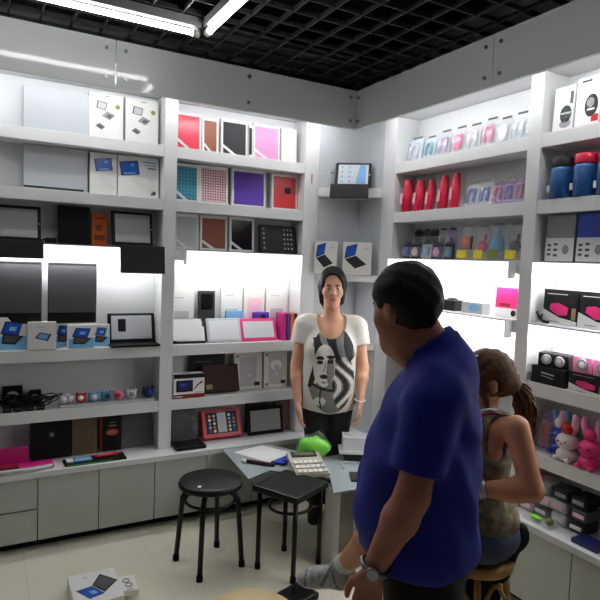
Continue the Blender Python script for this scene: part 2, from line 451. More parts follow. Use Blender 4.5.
def art_laptop(m, w, h, y, dk='navy'):  # tablet leaning in its keyboard, as on the pale boxes of the fifth shelf
    m.poly(rct(-.5*w+.002, .5*w-.002, .002, .42*h), y, 'sky')
    m.poly([(-.38*w, .5*h), (.22*w, .42*h), (.36*w, .84*h), (-.22*w, .88*h)], y-.0004, dk); m.poly([(-.3*w, .54*h), (.2*w, .47*h), (.3*w, .8*h), (-.18*w, .84*h)], y-.0008, 'screen_blue')
    m.poly([(-.1*w, .6*h), (.1*w, .57*h), (.18*w, .7*h), (-.06*w, .72*h)], y-.0012, 'screen_lt')
    m.poly([(-.34*w, .2*h), (.1*w, .16*h), (.4*w, .42*h), (-.3*w, .5*h)], y-.0004, 'charcoal')
    m.poly([(-.28*w, .26*h), (.06*w, .22*h), (.28*w, .4*h), (-.24*w, .46*h)], y-.0008, 'dark_grey')

# row 1, far left bay
carton('storage_box', 'plain silver-grey box on top left shelf beside two white keyboard boxes', 'box', 'L', -1.635, 2.24, .33, .235, .06, .15, .02, base='silver_card')
carton('keyboard_case_box', 'white box printed with a small tablet keyboard, next to the silver box on top shelf', 'box', 'L', -1.377, 2.24, .186, .256, .04, .12, .05, group='white tablet keyboard boxes', art=art_tablet_kb)
carton('keyboard_case_box', 'white box printed with a small tablet keyboard, against the upright on top left shelf', 'box', 'L', -1.176, 2.24, .19, .256, .04, .12, .05, group='white tablet keyboard boxes', art=art_tablet_kb)
# row 2
carton('storage_box', 'plain silver-grey box on second left shelf with a painted shadow along its base', 'box', 'L', -1.635, 1.93, .325, .24, .06, .15, .02, base='silver_card', art=lambda m, w, h, y: m.poly(rct(-w/2, w/2-.02, .002, .018), y, 'charcoal'))  # charcoal strip paints the shadow at the foot of the box
carton('tablet_box', 'narrow white box with tilted blue tablet picture on second left shelf', 'box', 'L', -1.389, 1.93, .146, .234, .045, .12, .05, art=lambda m, w, h, y: art_blue_tablet(m, w, h, y, .75, .0, .72))
carton('tablet_box', 'wide white box with tilted blue tablet picture and small print on second left shelf', 'box', 'L', -1.192, 1.93, .236, .236, .045, .12, .05, art=lambda m, w, h, y: art_blue_tablet(m, w, h, y, .85, -.22, .7, True))

# tablets in folio cases, with a keyboard flap draped over the shelf edge
def folio(label, wall, u, z, d, w, h, flap_w, flap_h, flap_du=0, screen='screen_grey', yaw=0, group=None, frame='black', drape=True):
    o = root('tablet_folio', label, 'tablet case', wall, u, z, d, 0, yaw, group)
    m = MB(); m.box(-w/2, w/2, -.018, 0, 0, h, frame, .004); c = m.build('cover', o, (0, 0, .005), (-.2, 0, 0))
    bz = .018
    m = MB(); m.box(-w/2+bz, w/2-bz, -.0205, -.0175, bz, h-bz, screen, .0008); m.poly(ell(w/2-bz*.5, h/2, .004), -.0186, 'light_grey'); m.build('screen', o, (0, 0, .005), (-.2, 0, 0))
    if drape:
        L = d+.06
        m = MB(); m.box(-flap_w/2, flap_w/2, -L, -.022, 0, .008, 'charcoal', .002); m.build('keyboard_base', o, (flap_du, 0, 0))
        m = MB(); m.box(-flap_w/2, flap_w/2, -.012, 0, -flap_h, .008, 'charcoal', .004); m.build('flap', o, (flap_du, -L, 0), (-.12, 0, 0))
    return o
folio('black tablet folio at far left of third shelf, grey keyboard flap draped over the edge', 'L', -1.82, 1.642, .06, .215, .19, .3, .085, -.04)
folio('black tablet folio by the upright on third shelf, black keyboard flap draped over the edge', 'L', -1.225, 1.642, .06, .235, .2, .25, .15, .03)
m = MB(); m.box(-.084, .084, -.022, 0, 0, .212, 'black', .004); tag(m.build('tablet_case', None, (-1.54, LY+.11, 1.6435), (-.06, 0, 0)), 'closed plain black tablet case standing on third left shelf', 'tablet case')
m = MB(); m.box(-.042, .042, -.018, 0, 0, .185, 'orange', .002); m.poly(ell(-.005, .1, .02), -.0186, 'brown'); m.poly(rct(-.03, .03, .15, .16), -.0186, 'brown'); m.poly(rct(-.028, .03, .03, .06), -.0186, 'brown')
tag(m.build('accessory_box', None, (-1.4, LY+.13, 1.6435), (-.05, 0, 0)), 'small orange box with darker print beside the black tablet case', 'box')
m = MB(); m.box(-.03, .03, -.03, 0, 0, .03, 'black', .004); m.tube([(-.06, -.02, .012), (-.03, -.015, .02)], .005, 'black'); tag(m.build('charger_plug', None, (-1.665, LY+.07, 1.6428)), 'tiny black charger lying beside the closed black case', 'charger')

# tall row 4: two dark tablets on the back panel
for i, (x0, x1) in enumerate(((-1.93, -1.708), (-1.678, -1.424))):
    o = empty('mounted_tablet', ('dark grey tablet with black foot strip hung at far left of the lit shelf', 'dark grey tablet with black foot strip hung second from left over the pale boxes')[i], 'tablet', ((x0+x1)/2, LY+.05, 1.205), (0, 0, 0), 'dark tablets on the lit left shelf')
    w = x1-x0
    MB().box(-w/2, w/2, -.014, 0, 0, .335, 'black', .006).build('body', o)
    MB().box(-w/2+.004, w/2-.004, -.0155, -.0135, .06, .32, 'dark_grey', .0006).build('screen', o)
    m = MB(); m.tube([(0, 0, .2), (0, .113, .2)], .012, 'alu'); m.build('mount_bracket', o)
# row 5 boxes
G5 = 'pale boxes printed with a blue tablet and keyboard'
carton('tablet_keyboard_box', 'pale blue box with dark tablet picture at the far left end of its shelf', 'box', 'L', -1.855, 1.065, .145, .175, .05, .08, .04, .05, G5, art=art_laptop)
def art_small(m, w, h, y):
    m.poly([(-.25*w, .42*h), (.2*w, .3*h), (.34*w, .55*h), (-.08*w, .62*h)], y, 'navy'); m.poly([(-.18*w, .44*h), (.16*w, .35*h), (.26*w, .53*h), (-.06*w, .58*h)], y-.0004, 'screen_lt'); m.poly(rct(-.2*w, .1*w, .8*h, .83*h), y, 'light_grey')
carton('tablet_keyboard_box', 'white box with small blue tablet picture between two pale blue boxes', 'box', 'L', -1.706, 1.065, .14, .15, .06, .06, .05, -.04, art=art_small)
carton('tablet_keyboard_box', 'pale box half hidden behind the blue box, dark tablet at its left edge', 'box', 'L', -1.59, 1.065, .09, .135, .03, .14, .04, 0, G5, art=art_laptop)
carton('tablet_keyboard_box', 'pale blue box with big dark tablet picture, third box front on its shelf', 'box', 'L', -1.508, 1.065, .138, .13, .045, .05, .05, .06, G5, art=art_laptop)
carton('tablet_keyboard_box', 'pale blue box turned sideways beside the big black and silver tablet case', 'box', 'L', -1.388, 1.065, .095, .125, .04, .1, .05, -.12, G5, art=lambda m, w, h, y: art_laptop(m, w, h, y, 'grey'))
o = root('tablet_stand_case', 'black tablet stand case holding a silver tablet back with black patch', 'tablet case', 'L', -1.21, 1.065, .1)
m = MB(); m.box(-.138, .138, -.014, 0, .01, .185, 'black', .008); m.build('cover', o, (0, 0, 0), (-.2, 0, 0))
m = MB(); m.box(-.118, .118, -.019, -.0125, .03, .17, 'silver_card', .004); m.poly(rct(-.08, -.035, .075, .15), -.0196, 'black'); m.build('tablet_back', o, (0, 0, 0), (-.2, 0, 0))
MB().box(-.141, .141, -.12, -.004, 0, .014, 'black', .004).build('keyboard_base', o)

# shelf 6 left: cables and little animal-shaped speakers
o = tag(MB().box(-.24, .28, -.11, 0, 0, .012, 'light_grey', .002).build('display_tray', None, (-1.37, LY+.12, .7336)), 'flat pale tray under the row of little round speakers', 'tray')
cols = [('white', 'white'), ('light_grey', 'white'), ('red', 'white'), ('sky', 'white'), ('teal', 'navy'), ('pink', 'crimson'), ('white', 'grey'), ('navy', 'blue')]
desc = ['white round mini speaker next to the black cables', 'pale grey round mini speaker left of the red one', 'red round mini speaker on the pale tray', 'pale blue round mini speaker right of the red one',
        'teal round mini speaker between the pale blue and the pink', 'pink round mini speaker on the pale tray', 'white round mini speaker right of the pink one', 'dark blue round mini speaker by the upright']
xx = [-1.63, -1.562, -1.497, -1.432, -1.36, -1.29, -1.215, -1.125]
for i in range(8):
    r = .03 if i != 7 else .036
    o = empty('mini_speaker', desc[i], 'speaker', (xx[i], LY+.06, .7462 if i != 7 and i != 0 else .7462), (0, 0, .3*math.sin(i*2.1)), 'little round speakers in a row')
    if i in (0, 7): o.location.x = (-1.592, -1.118)[i == 7]
    MB().ball((0, 0, r*.92), (r, r*.95, r*.92), cols[i][0]).build('body', o)
    m = MB(); m.ball((0, -r*.72, r*1.05), (r*.55, r*.4, r*.5), cols[i][1]); m.build('grille', o)
    for s in (-1, 1): MB().ball((s*r*.75, -.004, r*1.7), r*.3, cols[i][0], 10, 6).build('ear', o)
# fix row spacing: first speaker left of second
# black cable bundle and adapters
o = empty('cable_bundle', 'tangle of black cables and plugs at the left end of the sixth shelf', 'cables', (-1.80, LY+.06, .7336))
m = MB()
for k in range(16):
    pts = []; cx, cy = random.uniform(-.13, .12), random.uniform(-.03, .04); R0 = random.uniform(.02, .05); ph = random.uniform(0, 6)
    for j in range(22):
        a = ph+j*.62
        pts.append((cx+R0*math.cos(a)*1.2+.002*j, cy+R0*.6*math.sin(a), .008+.045*abs(math.sin(j*.35+k))+.0015*j))
    m.tube(pts, .0035, 'black', 6)
m.build('cable', o)
for k in range(5):
    x = -.13+k*.055; m = MB(); m.box(x-.02, x+.02, -.05, -.02, 0, .03+.012*(k % 2), 'black', .004); m.poly(rct(x-.014, x+.014, .012, .02), -.0506, 'dark_grey'); m.build('plug', o)
m = MB(); m.box(-.05, .05, -.03, 0, 0, .12, 'black', .002); m.poly(ell(0, .07, .03, .022), -.0306, 'light_grey'); m.poly(ell(0, .066, .02, .012), -.031, 'charcoal')
tag(m.build('camera_box', None, (-1.845, LY+.14, .7336), (-.03, 0, 0)), 'black box printed with a pale dome behind the cable tangle', 'box')
m = MB(); m.box(-.03, .03, -.03, 0, 0, .09, 'black', .002); m.poly(ell(0, .055, .02, .014), -.0306, 'grey'); tag(m.build('camera_box', None, (-1.73, LY+.14, .7336), (-.03, 0, 0)), 'small black box with grey dome print, right of the taller one', 'box')

# worktop row left
ZC = .4372
o = empty('document_tray', 'magenta plastic tray leaning at the left end of the worktop', 'tray', (-1.87, .4, ZC))
m = MB(); m.box(-.13, .22, -.1, .0, 0, .018, 'magenta', .004); m.box(-.13, .1, -.015, .02, .018, .1, 'magenta', .003); m.build('tray', o)
MB().box(-.15, .05, -.105, -.06, .0185, .03, 'dark_red', .002).build('flap', o)
m = MB(); m.tube([(-.12, 0, 0), (-.02, -.012, .006), (.1, -.006, .004), (.2, .02, .002)], .011, 'light_grey', 8)
tag(m.build('cable_duct', None, (-1.86, .282, ZC+.011)), 'pale flexible strip lying on the worktop edge below the magenta tray', 'strip')
def art_disc(m, w, h, y):
    m.poly(ell(.02*w, .6*h, .016), y, 'dark_grey'); m.poly(ell(.02*w, .6*h, .009), y-.0004, 'grey')
carton('laptop_case_box', 'large black box with small grey emblem at left on the worktop', 'box', 'L', -1.652, ZC, .21, .225, .05, .11, .06, base='black', art=art_disc)
carton('cardboard_box', 'plain dark brown cardboard box between two black ones on the worktop', 'box', 'L', -1.472, ZC, .138, .22, .04, .11, .05, base='kraft')
def art_oval(m, w, h, y):
    m.poly(rct(-w/2, -w/2+.012, 0, h), y, 'dark_red'); m.poly(ell(.06*w, .5*h, .036, .02), y, 'red'); m.poly(ell(.06*w, .5*h, .028, .012), y-.0004, 'tan')
    m.poly(rct(-.1*w, .25*w, .66*h, .69*h), y, 'tan'); m.poly(rct(-.05*w, .2*w, .75*h, .77*h), y, 'tan')
carton('accessory_box', 'black box with red and tan oval print on the worktop', 'box', 'L', -1.325, ZC, .125, .22, .035, .11, .05, base='black', art=art_oval)
def wrapped(name, label, wall, u, z, w, h, t, d, tilt, mt, yaw=0):
    o = root(name, label, 'wrapped case', wall, u, z, d, tilt, yaw)
    MB().box(-w/2, w/2, -t, 0, 0, h, mt, .004).build('case', o)
    m = MB()
    rnd = random.Random(int(abs(u)*1000))
    n, k = 12, 12; g = [[m.bm.verts.new((-w/2+w*i/n, -t-.002-rnd.random()*.014, h*j/k+.0005)) for i in range(n+1)] for j in range(k+1)]
    fs = [m.bm.faces.new((g[j][i], g[j][i+1], g[j+1][i+1], g[j+1][i])) for j in range(k) for i in range(n)]
    m._fin(fs, 'wrap_film'); m.build('plastic_wrap', o)
    return o
wrapped('wrapped_tablet_case', 'black case in crinkled plastic on the worktop left of the upright', 'L', -1.168, ZC, .19, .215, .02, .11, .1, 'black_foil')
o = empty('accessory_tray', 'flat black blister tray with red and blue items and green edge on the worktop', 'tray', (-1.435, LY-.045, ZC+.0005), (0, 0, .02))
MB().box(-.165, .165, -.055, .045, 0, .012, 'black', .004).build('tray', o)
MB().box(-.155, .09, -.0575, -.0555, .001, .009, 'green').build('edge_strip', o)
MB().box(-.11, -.02, -.035, .01, .0125, .022, 'sky', .003).build('accessory', o)
MB().box(-.15, -.115, -.03, .02, .0125, .02, 'white', .002).build('accessory', o)
m = MB(); m.tube([(0, -.01, .018), (.06, .0, .02), (.13, .02, .018)], .008, 'red', 8); m.build('accessory', o)
m = MB(); m.tube([(-.02, .02, .018), (.05, .005, .022), (.12, .0, .02)], .006, 'crimson', 8); m.build('accessory', o)

# ------------------------------------------------------------------ middle bay: window boxes
def window_box(label, u, z, w, h, case, wall='L', d=.11, tilt=.07, strip=True, rim='paper', shine=False, group=None, t=.03):
    o = root('window_box', label, 'boxed tablet case', wall, u, z, d, tilt, 0, group)
    r = .012
    m = MB(); m.box(-w/2, w/2, -t+.006, 0, 0, h, rim, .001)
    for a in ((-w/2, w/2, 0, r), (-w/2, w/2, h-r*1.4, h), (-w/2, -w/2+r, r, h-r*1.4), (w/2-r, w/2, r, h-r*1.4)):
        m.box(a[0], a[1], -t, -t+.0065, a[2], a[3], rim)
    if strip:
        m.prism_y([(-w/2+.004, .32*h), (-w/2+.004, .24*h), (-.08*w, .006), (.1*w, .006)], -t-.001, -t+.0055, rim)
    m.build('carton', o)
    MB().box(-w/2+r+.0008, w/2-r-.0008, -t+.0018, -t+.0058, r+.0008, h-r*1.4-.0008, case, .0008).build('case', o)
    return o
W = 'window boxes of tablet cases'
window_box('white window box showing a glossy red case on the top middle shelf', -.895, 2.24, .16, .225, 'crimson', group=W)
window_box('narrow white window box showing a brown case, right of the red on top shelf', -.757, 2.24, .105, .213, 'brown', group=W)
window_box('white window box showing a glossy black case on the top middle shelf', -.597, 2.24, .178, .225, 'charcoal', group=W)
carton('slim_box', 'slim black and white box standing between black and pink window boxes', 'box', 'L', -.489, 2.24, .026, .21, .03, .1, .05, base='white', art=lambda m, w, h, y: m.poly(rct(-w/2, w/4, .02, h-.02), y, 'black'))
window_box('white window box showing a pale pink case on the top middle shelf', -.372, 2.24, .19, .227, 'pink', group=W)
carton('plain_box', 'plain white box at the right end of the top middle shelf', 'box', 'L', -.214, 2.24, .112, .224, .03, .1, .05)
window_box('window box showing a teal grid-pattern case on the second middle shelf', -.9, 1.93, .153, .23, 'teal_grid', group=W)
window_box('window box showing a pink gingham case on the second middle shelf', -.726, 1.93, .188, .236, 'gingham', group=W, strip=False)
window_box('window box showing a deep purple case on the second middle shelf', -.486, 1.93, .235, .239, 'purple', group=W, strip=False)
o = window_box('window box showing a bright red case with dark badge on second middle shelf', -.228, 1.93, .19, .236, 'red', group=W, strip=False)
MB().box(.0, .045, -.0296, -.0281, .11, .15, 'black').build('badge', o)
window_box('window box showing a pale grey case on the third middle shelf', -.892, 1.642, .148, .216, 'light_grey', group=W)
window_box('window box showing a rust brown case on the third middle shelf', -.717, 1.642, .178, .216, 'brown', group=W)
window_box('window box showing a shiny black case on the third middle shelf', -.526, 1.642, .168, .218, 'black_gloss', group=W)
carton('plain_box', 'plain pale grey box behind the studded case on third middle shelf', 'box', 'L', -.29, 1.642, .28, .217, .02, .155, .02, base='silver_card')
m = MB(); m.box(-.135, .135, -.02, 0, 0, .185, 'black', .004)
for k in range(5):
    m.poly(ell(-.105, .03+.032*k, .006, n=8), -.0206, 'light_grey')
    for j in range(3): m.poly(ell(.045+.026*j, .03+.032*k, .006, n=8), -.0206, 'light_grey')
tag(m.build('studded_case', None, (-.272, LY+.07, 1.6426), (-.22, 0, 0)), 'black tablet case with rows of pale studs leaning on third middle shelf', 'tablet case')

# tall lit row, middle bay
for i, (x, w, h, c) in enumerate(((-.9, .17, .32, 'paper'), (-.56, .15, .34, 'paper'), (-.4, .15, .34, 'card'), (-.23, .16, .34, 'paper'))):
    carton('slim_box', ('tall white box behind the bagged white tablet in lit row', 'tall white box standing behind the blue case in lit row', 'tall cream box standing behind the purple pouch in lit row', 'tall white box behind the upright coloured books')[i],
           'box', 'L', x, 1.065, w, h, .02, .158, .02, base=c, art=(lambda m, w, h, y: (m.poly(rct(-.3*w, .1*w, .85*h, .87*h), y, 'light_grey'), m.poly(rct(-.3*w, .3*w, .2*h, .6*h), y, 'light_grey'))) if i != 2 else (lambda m, w, h, y: m.poly(rct(-.3*w, .4*w, .3*h, .8*h), y, 'light_pink')))
m = MB(); m.box(-.055, .055, -.02, 0, 0, .32, 'charcoal', .003); m.poly(rct(-.04, .04, .2, .3), -.0206, 'black_gloss'); tag(m.build('tablet_case', None, (-.735, LY+.135, 1.0656), (-.06, 0, 0)), 'tall charcoal case standing behind the white tablets in the lit row', 'tablet case')
m = MB(); m.box(-.06, .06, -.02, 0, 0, .193, 'sky', .003); tag(m.build('tablet_case', None, (-.55, LY+.12, 1.0656), (-.05, 0, 0)), 'light blue case peeking above the white tablet in the lit row', 'tablet case')
o = empty('camera_pouch', 'purple pouch with dark lens behind the pink tablet', 'pouch', (-.36, LY+.132, 1.0656))
MB().box(-.06, .06, -.028, 0, 0, .185, 'purple', .012).build('body', o); MB().tube([(.01, -.028, .155), (.01, -.033, .155)], .016, 'black').build('lens', o)
def tablet(label, u, z, w, h, frame, screen, wall='L', d=.045, tilt=.35, base=None, wrap=False, t=.014, bz=.016, yaw=0):
    o = root('tablet', label, 'tablet', wall, u, z, d, tilt, yaw)
    MB().box(-w/2, w/2, -t, 0, 0, h, frame, .005).build('body', o)
    MB().box(-w/2+bz, w/2-bz, -t-.0016, -t+.001, bz, h-bz, screen, .0006).build('screen', o)
    return o
o = tablet('black framed tablet in a white plastic bag, left in the lit middle row', -.876, 1.065, .218, .155, 'black', 'screen_grey')
m = MB(); m.box(-.1, .085, -.024, -.0162, .015, .15, 'white', .003); m.box(-.08, .1, -.022, -.0162, .01, .1, 'white', .003); m.build('plastic_bag', o)
tablet('white framed tablet between the bagged and the pink one', -.641, 1.065, .232, .155, 'silver_card', 'screen_white')
tablet('pink framed white tablet in the lit middle row', -.4, 1.065, .258, .15, 'hot_pink', 'screen_white', bz=.02)
for i, (c, x, lab) in enumerate((('magenta', -.222, 'magenta notebook case standing upright, left of the orange'), ('purple', -.192, 'purple notebook case between the magenta and the orange'), ('orange', -.164, 'orange notebook case standing upright in the lit row'), ('black', -.14, 'black notebook case at the right end of the upright cases'))):
    m = MB(); m.box(-.0125, .0125, -.11, 0, 0, .182, c, .003); tag(m.build('notebook_case', None, (x-.006, LY+.13, 1.0656)), lab, 'tablet case', 'upright coloured cases')

# shelf 6 middle bay
carton('laptop_case_box', 'long black box behind the dark brown folio', 'box', 'L', -.72, .733, .25, .24, .02, .15, .04, base='black', art=lambda m, w, h, y: m.poly(rct(-.3*w, .1*w, .8*h, .83*h), y, 'dark_grey'))
def art_screenbox(m, w, h, y):
    m.poly(rct(-w/2, w/2, 0, .16*h), y, 'dark_red'); m.poly(rct(-w/2, w/2, .82*h, h), y, 'black')
    m.poly(rct(-.42*w, .12*w, .26*h, .74*h), y, 'black'); m.poly(rct(-.36*w, .06*w, .32*h, .68*h), y-.0004, 'navy'); m.poly(rct(-.3*w, -.1*w, .5*h, .6*h), y-.0008, 'blue')
    m.poly([(.14*w, .36*h), (.16*w, .33*h), (.42*w, .66*h), (.4*w, .7*h)], y, 'black'); m.poly([(.24*w, .5*h), (.46*w, .62*h), (.46*w, .66*h), (.24*w, .54*h)], y-.0004, 'red')
    m.poly(rct(.18*w, .44*w, .2*h, .23*h), y, 'grey'); m.poly(rct(-.46*w, -.2*w, .05*h, .09*h), y-.0004, 'white')
carton('digitizer_box', 'white and black box picturing a blue screen and red pen, red base stripe', 'box', 'L', -.878, .733, .195, .148, .07, .075, .03, base='white', art=art_screenbox)
m = MB(); m.box(-.118, .125, -.05, 0, 0, .175, 'leather_brown', .006); m.poly(rct(-.1, -.06, .02, .05), -.0506, 'tan')
tag(m.build('leather_folio', None, (-.65, LY+.09, .7336), (-.3, 0, 0)), 'dark brown leather folio leaning on the sixth shelf', 'folio')
def art_slots(m, w, h, y, blob=False):
    m.poly(rct(-.3*w, .3*w, .1*h, .86*h), y, 'light_grey'); m.poly(rct(.22*w, .42*w, .1*h, .2*h), y-.0005, 'charcoal'); m.poly(ell(-.38*w, .1*h, .012), y, 'grey'); m.poly(ell(-.38*w, .9*h, .01), y, 'grey')
    m.poly(ell(.05*w, .38*h, .008), y-.0005, 'white')
    if blob: m.poly(ell(.02*w, .62*h, .045, .035), y-.0008, 'white'); m.poly(ell(.04*w, .55*h, .02, .02), y-.0012, 'light_grey')
carton('case_box', 'cream grey box with a frosted window beside the brown folio', 'box', 'L', -.447, .733, .2, .25, .03, .12, .05, base='card', art=art_slots)
carton('case_box', 'cream grey box with a white shape in its window at the right end', 'box', 'L', -.244, .733, .175, .25, .03, .12, .05, base='card', art=lambda m, w, h, y: art_slots(m, w, h, y, True))
# worktop middle bay
wrapped('wrapped_tablet_case', 'black case in plastic behind the flat black folder right of the upright', 'L', -.87, ZC, .17, .215, .02, .11, .06, 'black_foil')
tag(MB().box(-.085, .1, -.085, .05, 0, .02, 'black', .004).build('flat_folder', None, (-.89, LY-.0, ZC+.0005)), 'flat black folder lying on the worktop', 'folder')
o = root('red_folio', 'red folio holding a tablet showing coloured icons, on the worktop', 'tablet case', 'L', -.635, ZC, .06, .42)
MB().box(-.135, .135, -.035, 0, 0, .185, 'red', .008).build('cover', o)
m = MB(); m.box(-.105, .105, -.04, -.0345, .03, .165, 'black', .003)
m.poly(rct(-.03, .03, .035, .16), -.0406, 'light_grey')
cc = ['blue', 'sky', 'teal', 'white', 'orange', 'light_pink', 'grey', 'lilac']
for j in range(5):
    for i in range(2):
        m.poly(ell(-.082+.03*i, .045+.024*j, .009, n=10), -.0408, cc[(i*3+j) % 8]); m.poly(ell(.052+.03*i, .045+.024*j, .009, n=10), -.0408, cc[(i*5+j*2+3) % 8])
m.build('screen', o)
o = tablet('black framed tablet with blank grey screen on the worktop by the woman', -.328, ZC, .262, .18, 'black', 'screen_grey', d=.05, tilt=.2, bz=.022)
wrapped('wrapped_tablet_case', 'clear wrapped dark pack behind the blank grey tablet', 'L', -.37, ZC, .15, .215, .02, .13, .03, 'black_foil')
wrapped('wrapped_tablet_case', 'copper brown wrapped case at the right end of the worktop row', 'L', -.188, ZC, .115, .22, .02, .1, .08, 'copper_foil')

# ------------------------------------------------------------------ corner niche goods
def corner_empty(name, label, cat, p, group=None): return empty(name, label, cat, p, (0, 0, -math.atan2(.262, .332)), group)
o = corner_empty('tablet_folio', 'tablet with pale icon screen in a black folio on the corner ledge', 'tablet case', (.175, .265, 2.0955))
MB().box(-.12, .12, -.016, 0, 0, .17, 'black', .006).build('cover', o, (0, 0, .006), (-.28, 0, 0))
m = MB(); m.box(-.1, .1, -.0185, -.0155, .018, .155, 'screen_white', .0008)
for j in range(4):
    for i in range(2): m.poly(ell(-.075+.05*i, .035+.034*j, .008, n=8), -.0191, 'sky')
m.poly([(.02, .02), (.085, .02), (.085, .15), (.045, .15), (.03, .09)], -.0191, 'screen_lt')
m.poly(ell(.108, .085, .005, n=10), -.0168, 'light_grey'); m.build('screen', o, (0, 0, .006), (-.28, 0, 0))
MB().box(-.12, .12, -.105, -.02, 0, .01, 'charcoal', .003).build('keyboard_base', o)
MB().box(-.125, .125, -.014, 0, -.085, .01, 'charcoal', .004).build('flap', o, (-.012, -.105, 0), (-.3, 0, 0))
for i, (x, y, w) in enumerate(((.022, .318, .15), (.2, .21, .19))):
    m = MB(); m.box(-w/2, w/2, -.03, 0, 0, .215, 'card', .0015)
    m.poly([(-.44*w, .105), (-.06*w, .13), (.0*w, .205), (-.38*w, .185)], -.0306, 'navy'); m.poly([(-.38*w, .115), (-.08*w, .136), (-.03*w, .194), (-.34*w, .177)], -.031, 'screen_blue'); m.poly([(-.42*w, .1), (-.04*w, .126), (.34*w, .07), (-.06*w, .04)], -.0306, 'charcoal'); m.poly(rct(.2*w, .38*w, .17, .178), -.0306, 'light_grey')
    tag(m.build('tablet_keyboard_box', None, (x, y, 1.5206), (-.06, 0, -math.atan2(.262, .332))), ('cream box with blue tablet print at the left of the lower corner ledge', 'cream box with blue tablet print at the right of the lower corner ledge')[i], 'box', 'cream tablet boxes in the corner')
m = MB(); m.tube([(.02, 0, 0), (.02, -.004, 0)], .006, 'charcoal'); tag(m.build('wall_screw', None, (.06, LY+.002, 2.2)), 'small dark wall screw left of the corner tablet', 'screw')
m = MB(); m.box(-.003, .003, -.002, 0, 0, .06, 'red'); tag(m.build('red_sticker', None, (-.075, LY-.0002, 2.115)), 'thin red sticker strip on the upright left of the corner tablet', 'sticker')

# ------------------------------------------------------------------ right wall goods
def blister(label, u, z, w, h, card, prod, d=.08, tilt=.18, kind='loop', group='blister packs on the top right shelf', tabc='dark_grey'):
    o = root('blister_pack', label, 'blister pack', 'R', u, z, d, tilt, 0, group)
    m = MB(); m.box(-w/2, w/2, -.003, 0, 0, h, card, .0008); m.box(-w*.34, w*.34, -.004, 0, h, h+.012, tabc); m.build('backing_card', o)
    m = MB(); m.box(-w*.42, w*.42, -.024, -.0035, h*.1, h*.8, 'clear', .005); m.build('clear_shell', o)
    m = MB()
    if kind == 'loop':
        m.tube([(-.25*w, -.013, h*.2), (-.27*w, -.013, h*.5), (-.15*w, -.013, h*.72), (.12*w, -.013, h*.74), (.25*w, -.013, h*.5), (.22*w, -.013, h*.2)], min(.008, w*.1), prod, 8)
    elif kind == 'stick': m.box(-.25*w, .25*w, -.022, -.006, h*.18, h*.72, prod, .005)
    elif kind == 'blob': m.ball((0, -.013, h*.42), (w*.3, .009, h*.26), prod, 12, 8); m.ball((0, -.014, h*.68), (w*.18, .008, h*.1), prod, 10, 6)
    m.build('product', o)
    return o
R1 = [(-.09, .125, .155, 'ice', 'white', 'loop', 'pale blue blister pack with white loop, first from the corner'), (-.225, .09, .14, 'ice', 'teal', 'loop', 'pale blue blister pack with teal loop on top right shelf'),
      (-.35, .1, .155, 'light_grey', 'lilac', 'loop', 'grey blister pack with lilac loop on top right shelf'), (-.473, .1, .155, 'light_grey', 'hot_pink', 'stick', 'grey blister pack with upright pink stick, nearer the corner'),
      (-.585, .1, .15, 'light_grey', 'white', 'loop', 'grey blister pack with white loop between the two pink ones'), (-.7, .095, .16, 'silver_card', 'hot_pink', 'loop', 'grey blister pack with pink loop on top right shelf'),
      (-.8, .09, .145, 'light_grey', 'white', 'blob', 'grey blister pack with white oval product on top right shelf'), (-.9, .09, .15, 'ice', 'white', 'loop', 'pale blister pack with white loop on top right shelf'),
      (-.98, .07, .14, 'light_grey', 'card', 'stick', 'pale grey blister pack with cream stick against the upright')]
for u, w, h, c, p, k, lab in R1: blister(lab, u, 2.24, w, h, c, p, kind=k)
# second shelf
R2 = [(-.085, .085, .2, 'first red tube-shaped pack from the corner on second right shelf'), (-.195, .075, .19, 'second red tube-shaped pack from the corner'), (-.285, .055, .185, 'slim red tube-shaped pack, middle of the five'),
      (-.4, .065, .195, 'fourth red tube-shaped pack from the corner'), (-.495, .062, .2, 'red tube-shaped pack next to the blue packs')]
for u, w, h, lab in R2:
    o = root('red_pack', lab, 'pack', 'R', u, 1.93, .09, .08, 0, 'red packs on the second right shelf')
    m = MB(); m.box(-w/2-.003, w/2+.003, -.004, 0, 0, h*.9, 'card', .001); m.build('backing_card', o)
    m = MB(); m.lathe([(w*.36, 0), (w*.4, .012), (w*.4, h*.62), (w*.36, h*.8), (w*.32, h*.97), (w*.28, h), (0, h)], 'crimson', (0, -w*.5-.005, 0), 16); m.build('body', o)
    m = MB(); m.box(-w*.2, w*.1, -w-.009, -w-.0065, h*.2, h*.55, 'light_pink', .001); m.build('sticker', o)
for u, w, h, c, p, lab in [(-.6, .09, .135, 'white', 'blue', 'white pack with curled blue toy, left of two on second right shelf'), (-.7, .085, .135, 'white', 'blue', 'white pack with curled blue toy, right of two on second right shelf'),
                        (-.79, .075, .128, 'lilac', 'magenta', 'lilac pack nearest the blue packs on second right shelf'), (-.862, .068, .128, 'lilac', 'purple', 'middle lilac pack on second right shelf'), (-.93, .064, .128, 'lilac', 'magenta', 'lilac pack next to the small green one'),
                        (-.99, .045, .09, 'olive', 'green', 'small green pack against the upright on second right shelf')]:
    blister(lab, u, 1.93, w, h, c, p, kind='loop' if c != 'olive' else 'blob', group='blister packs on the second right shelf', tabc='light_grey')
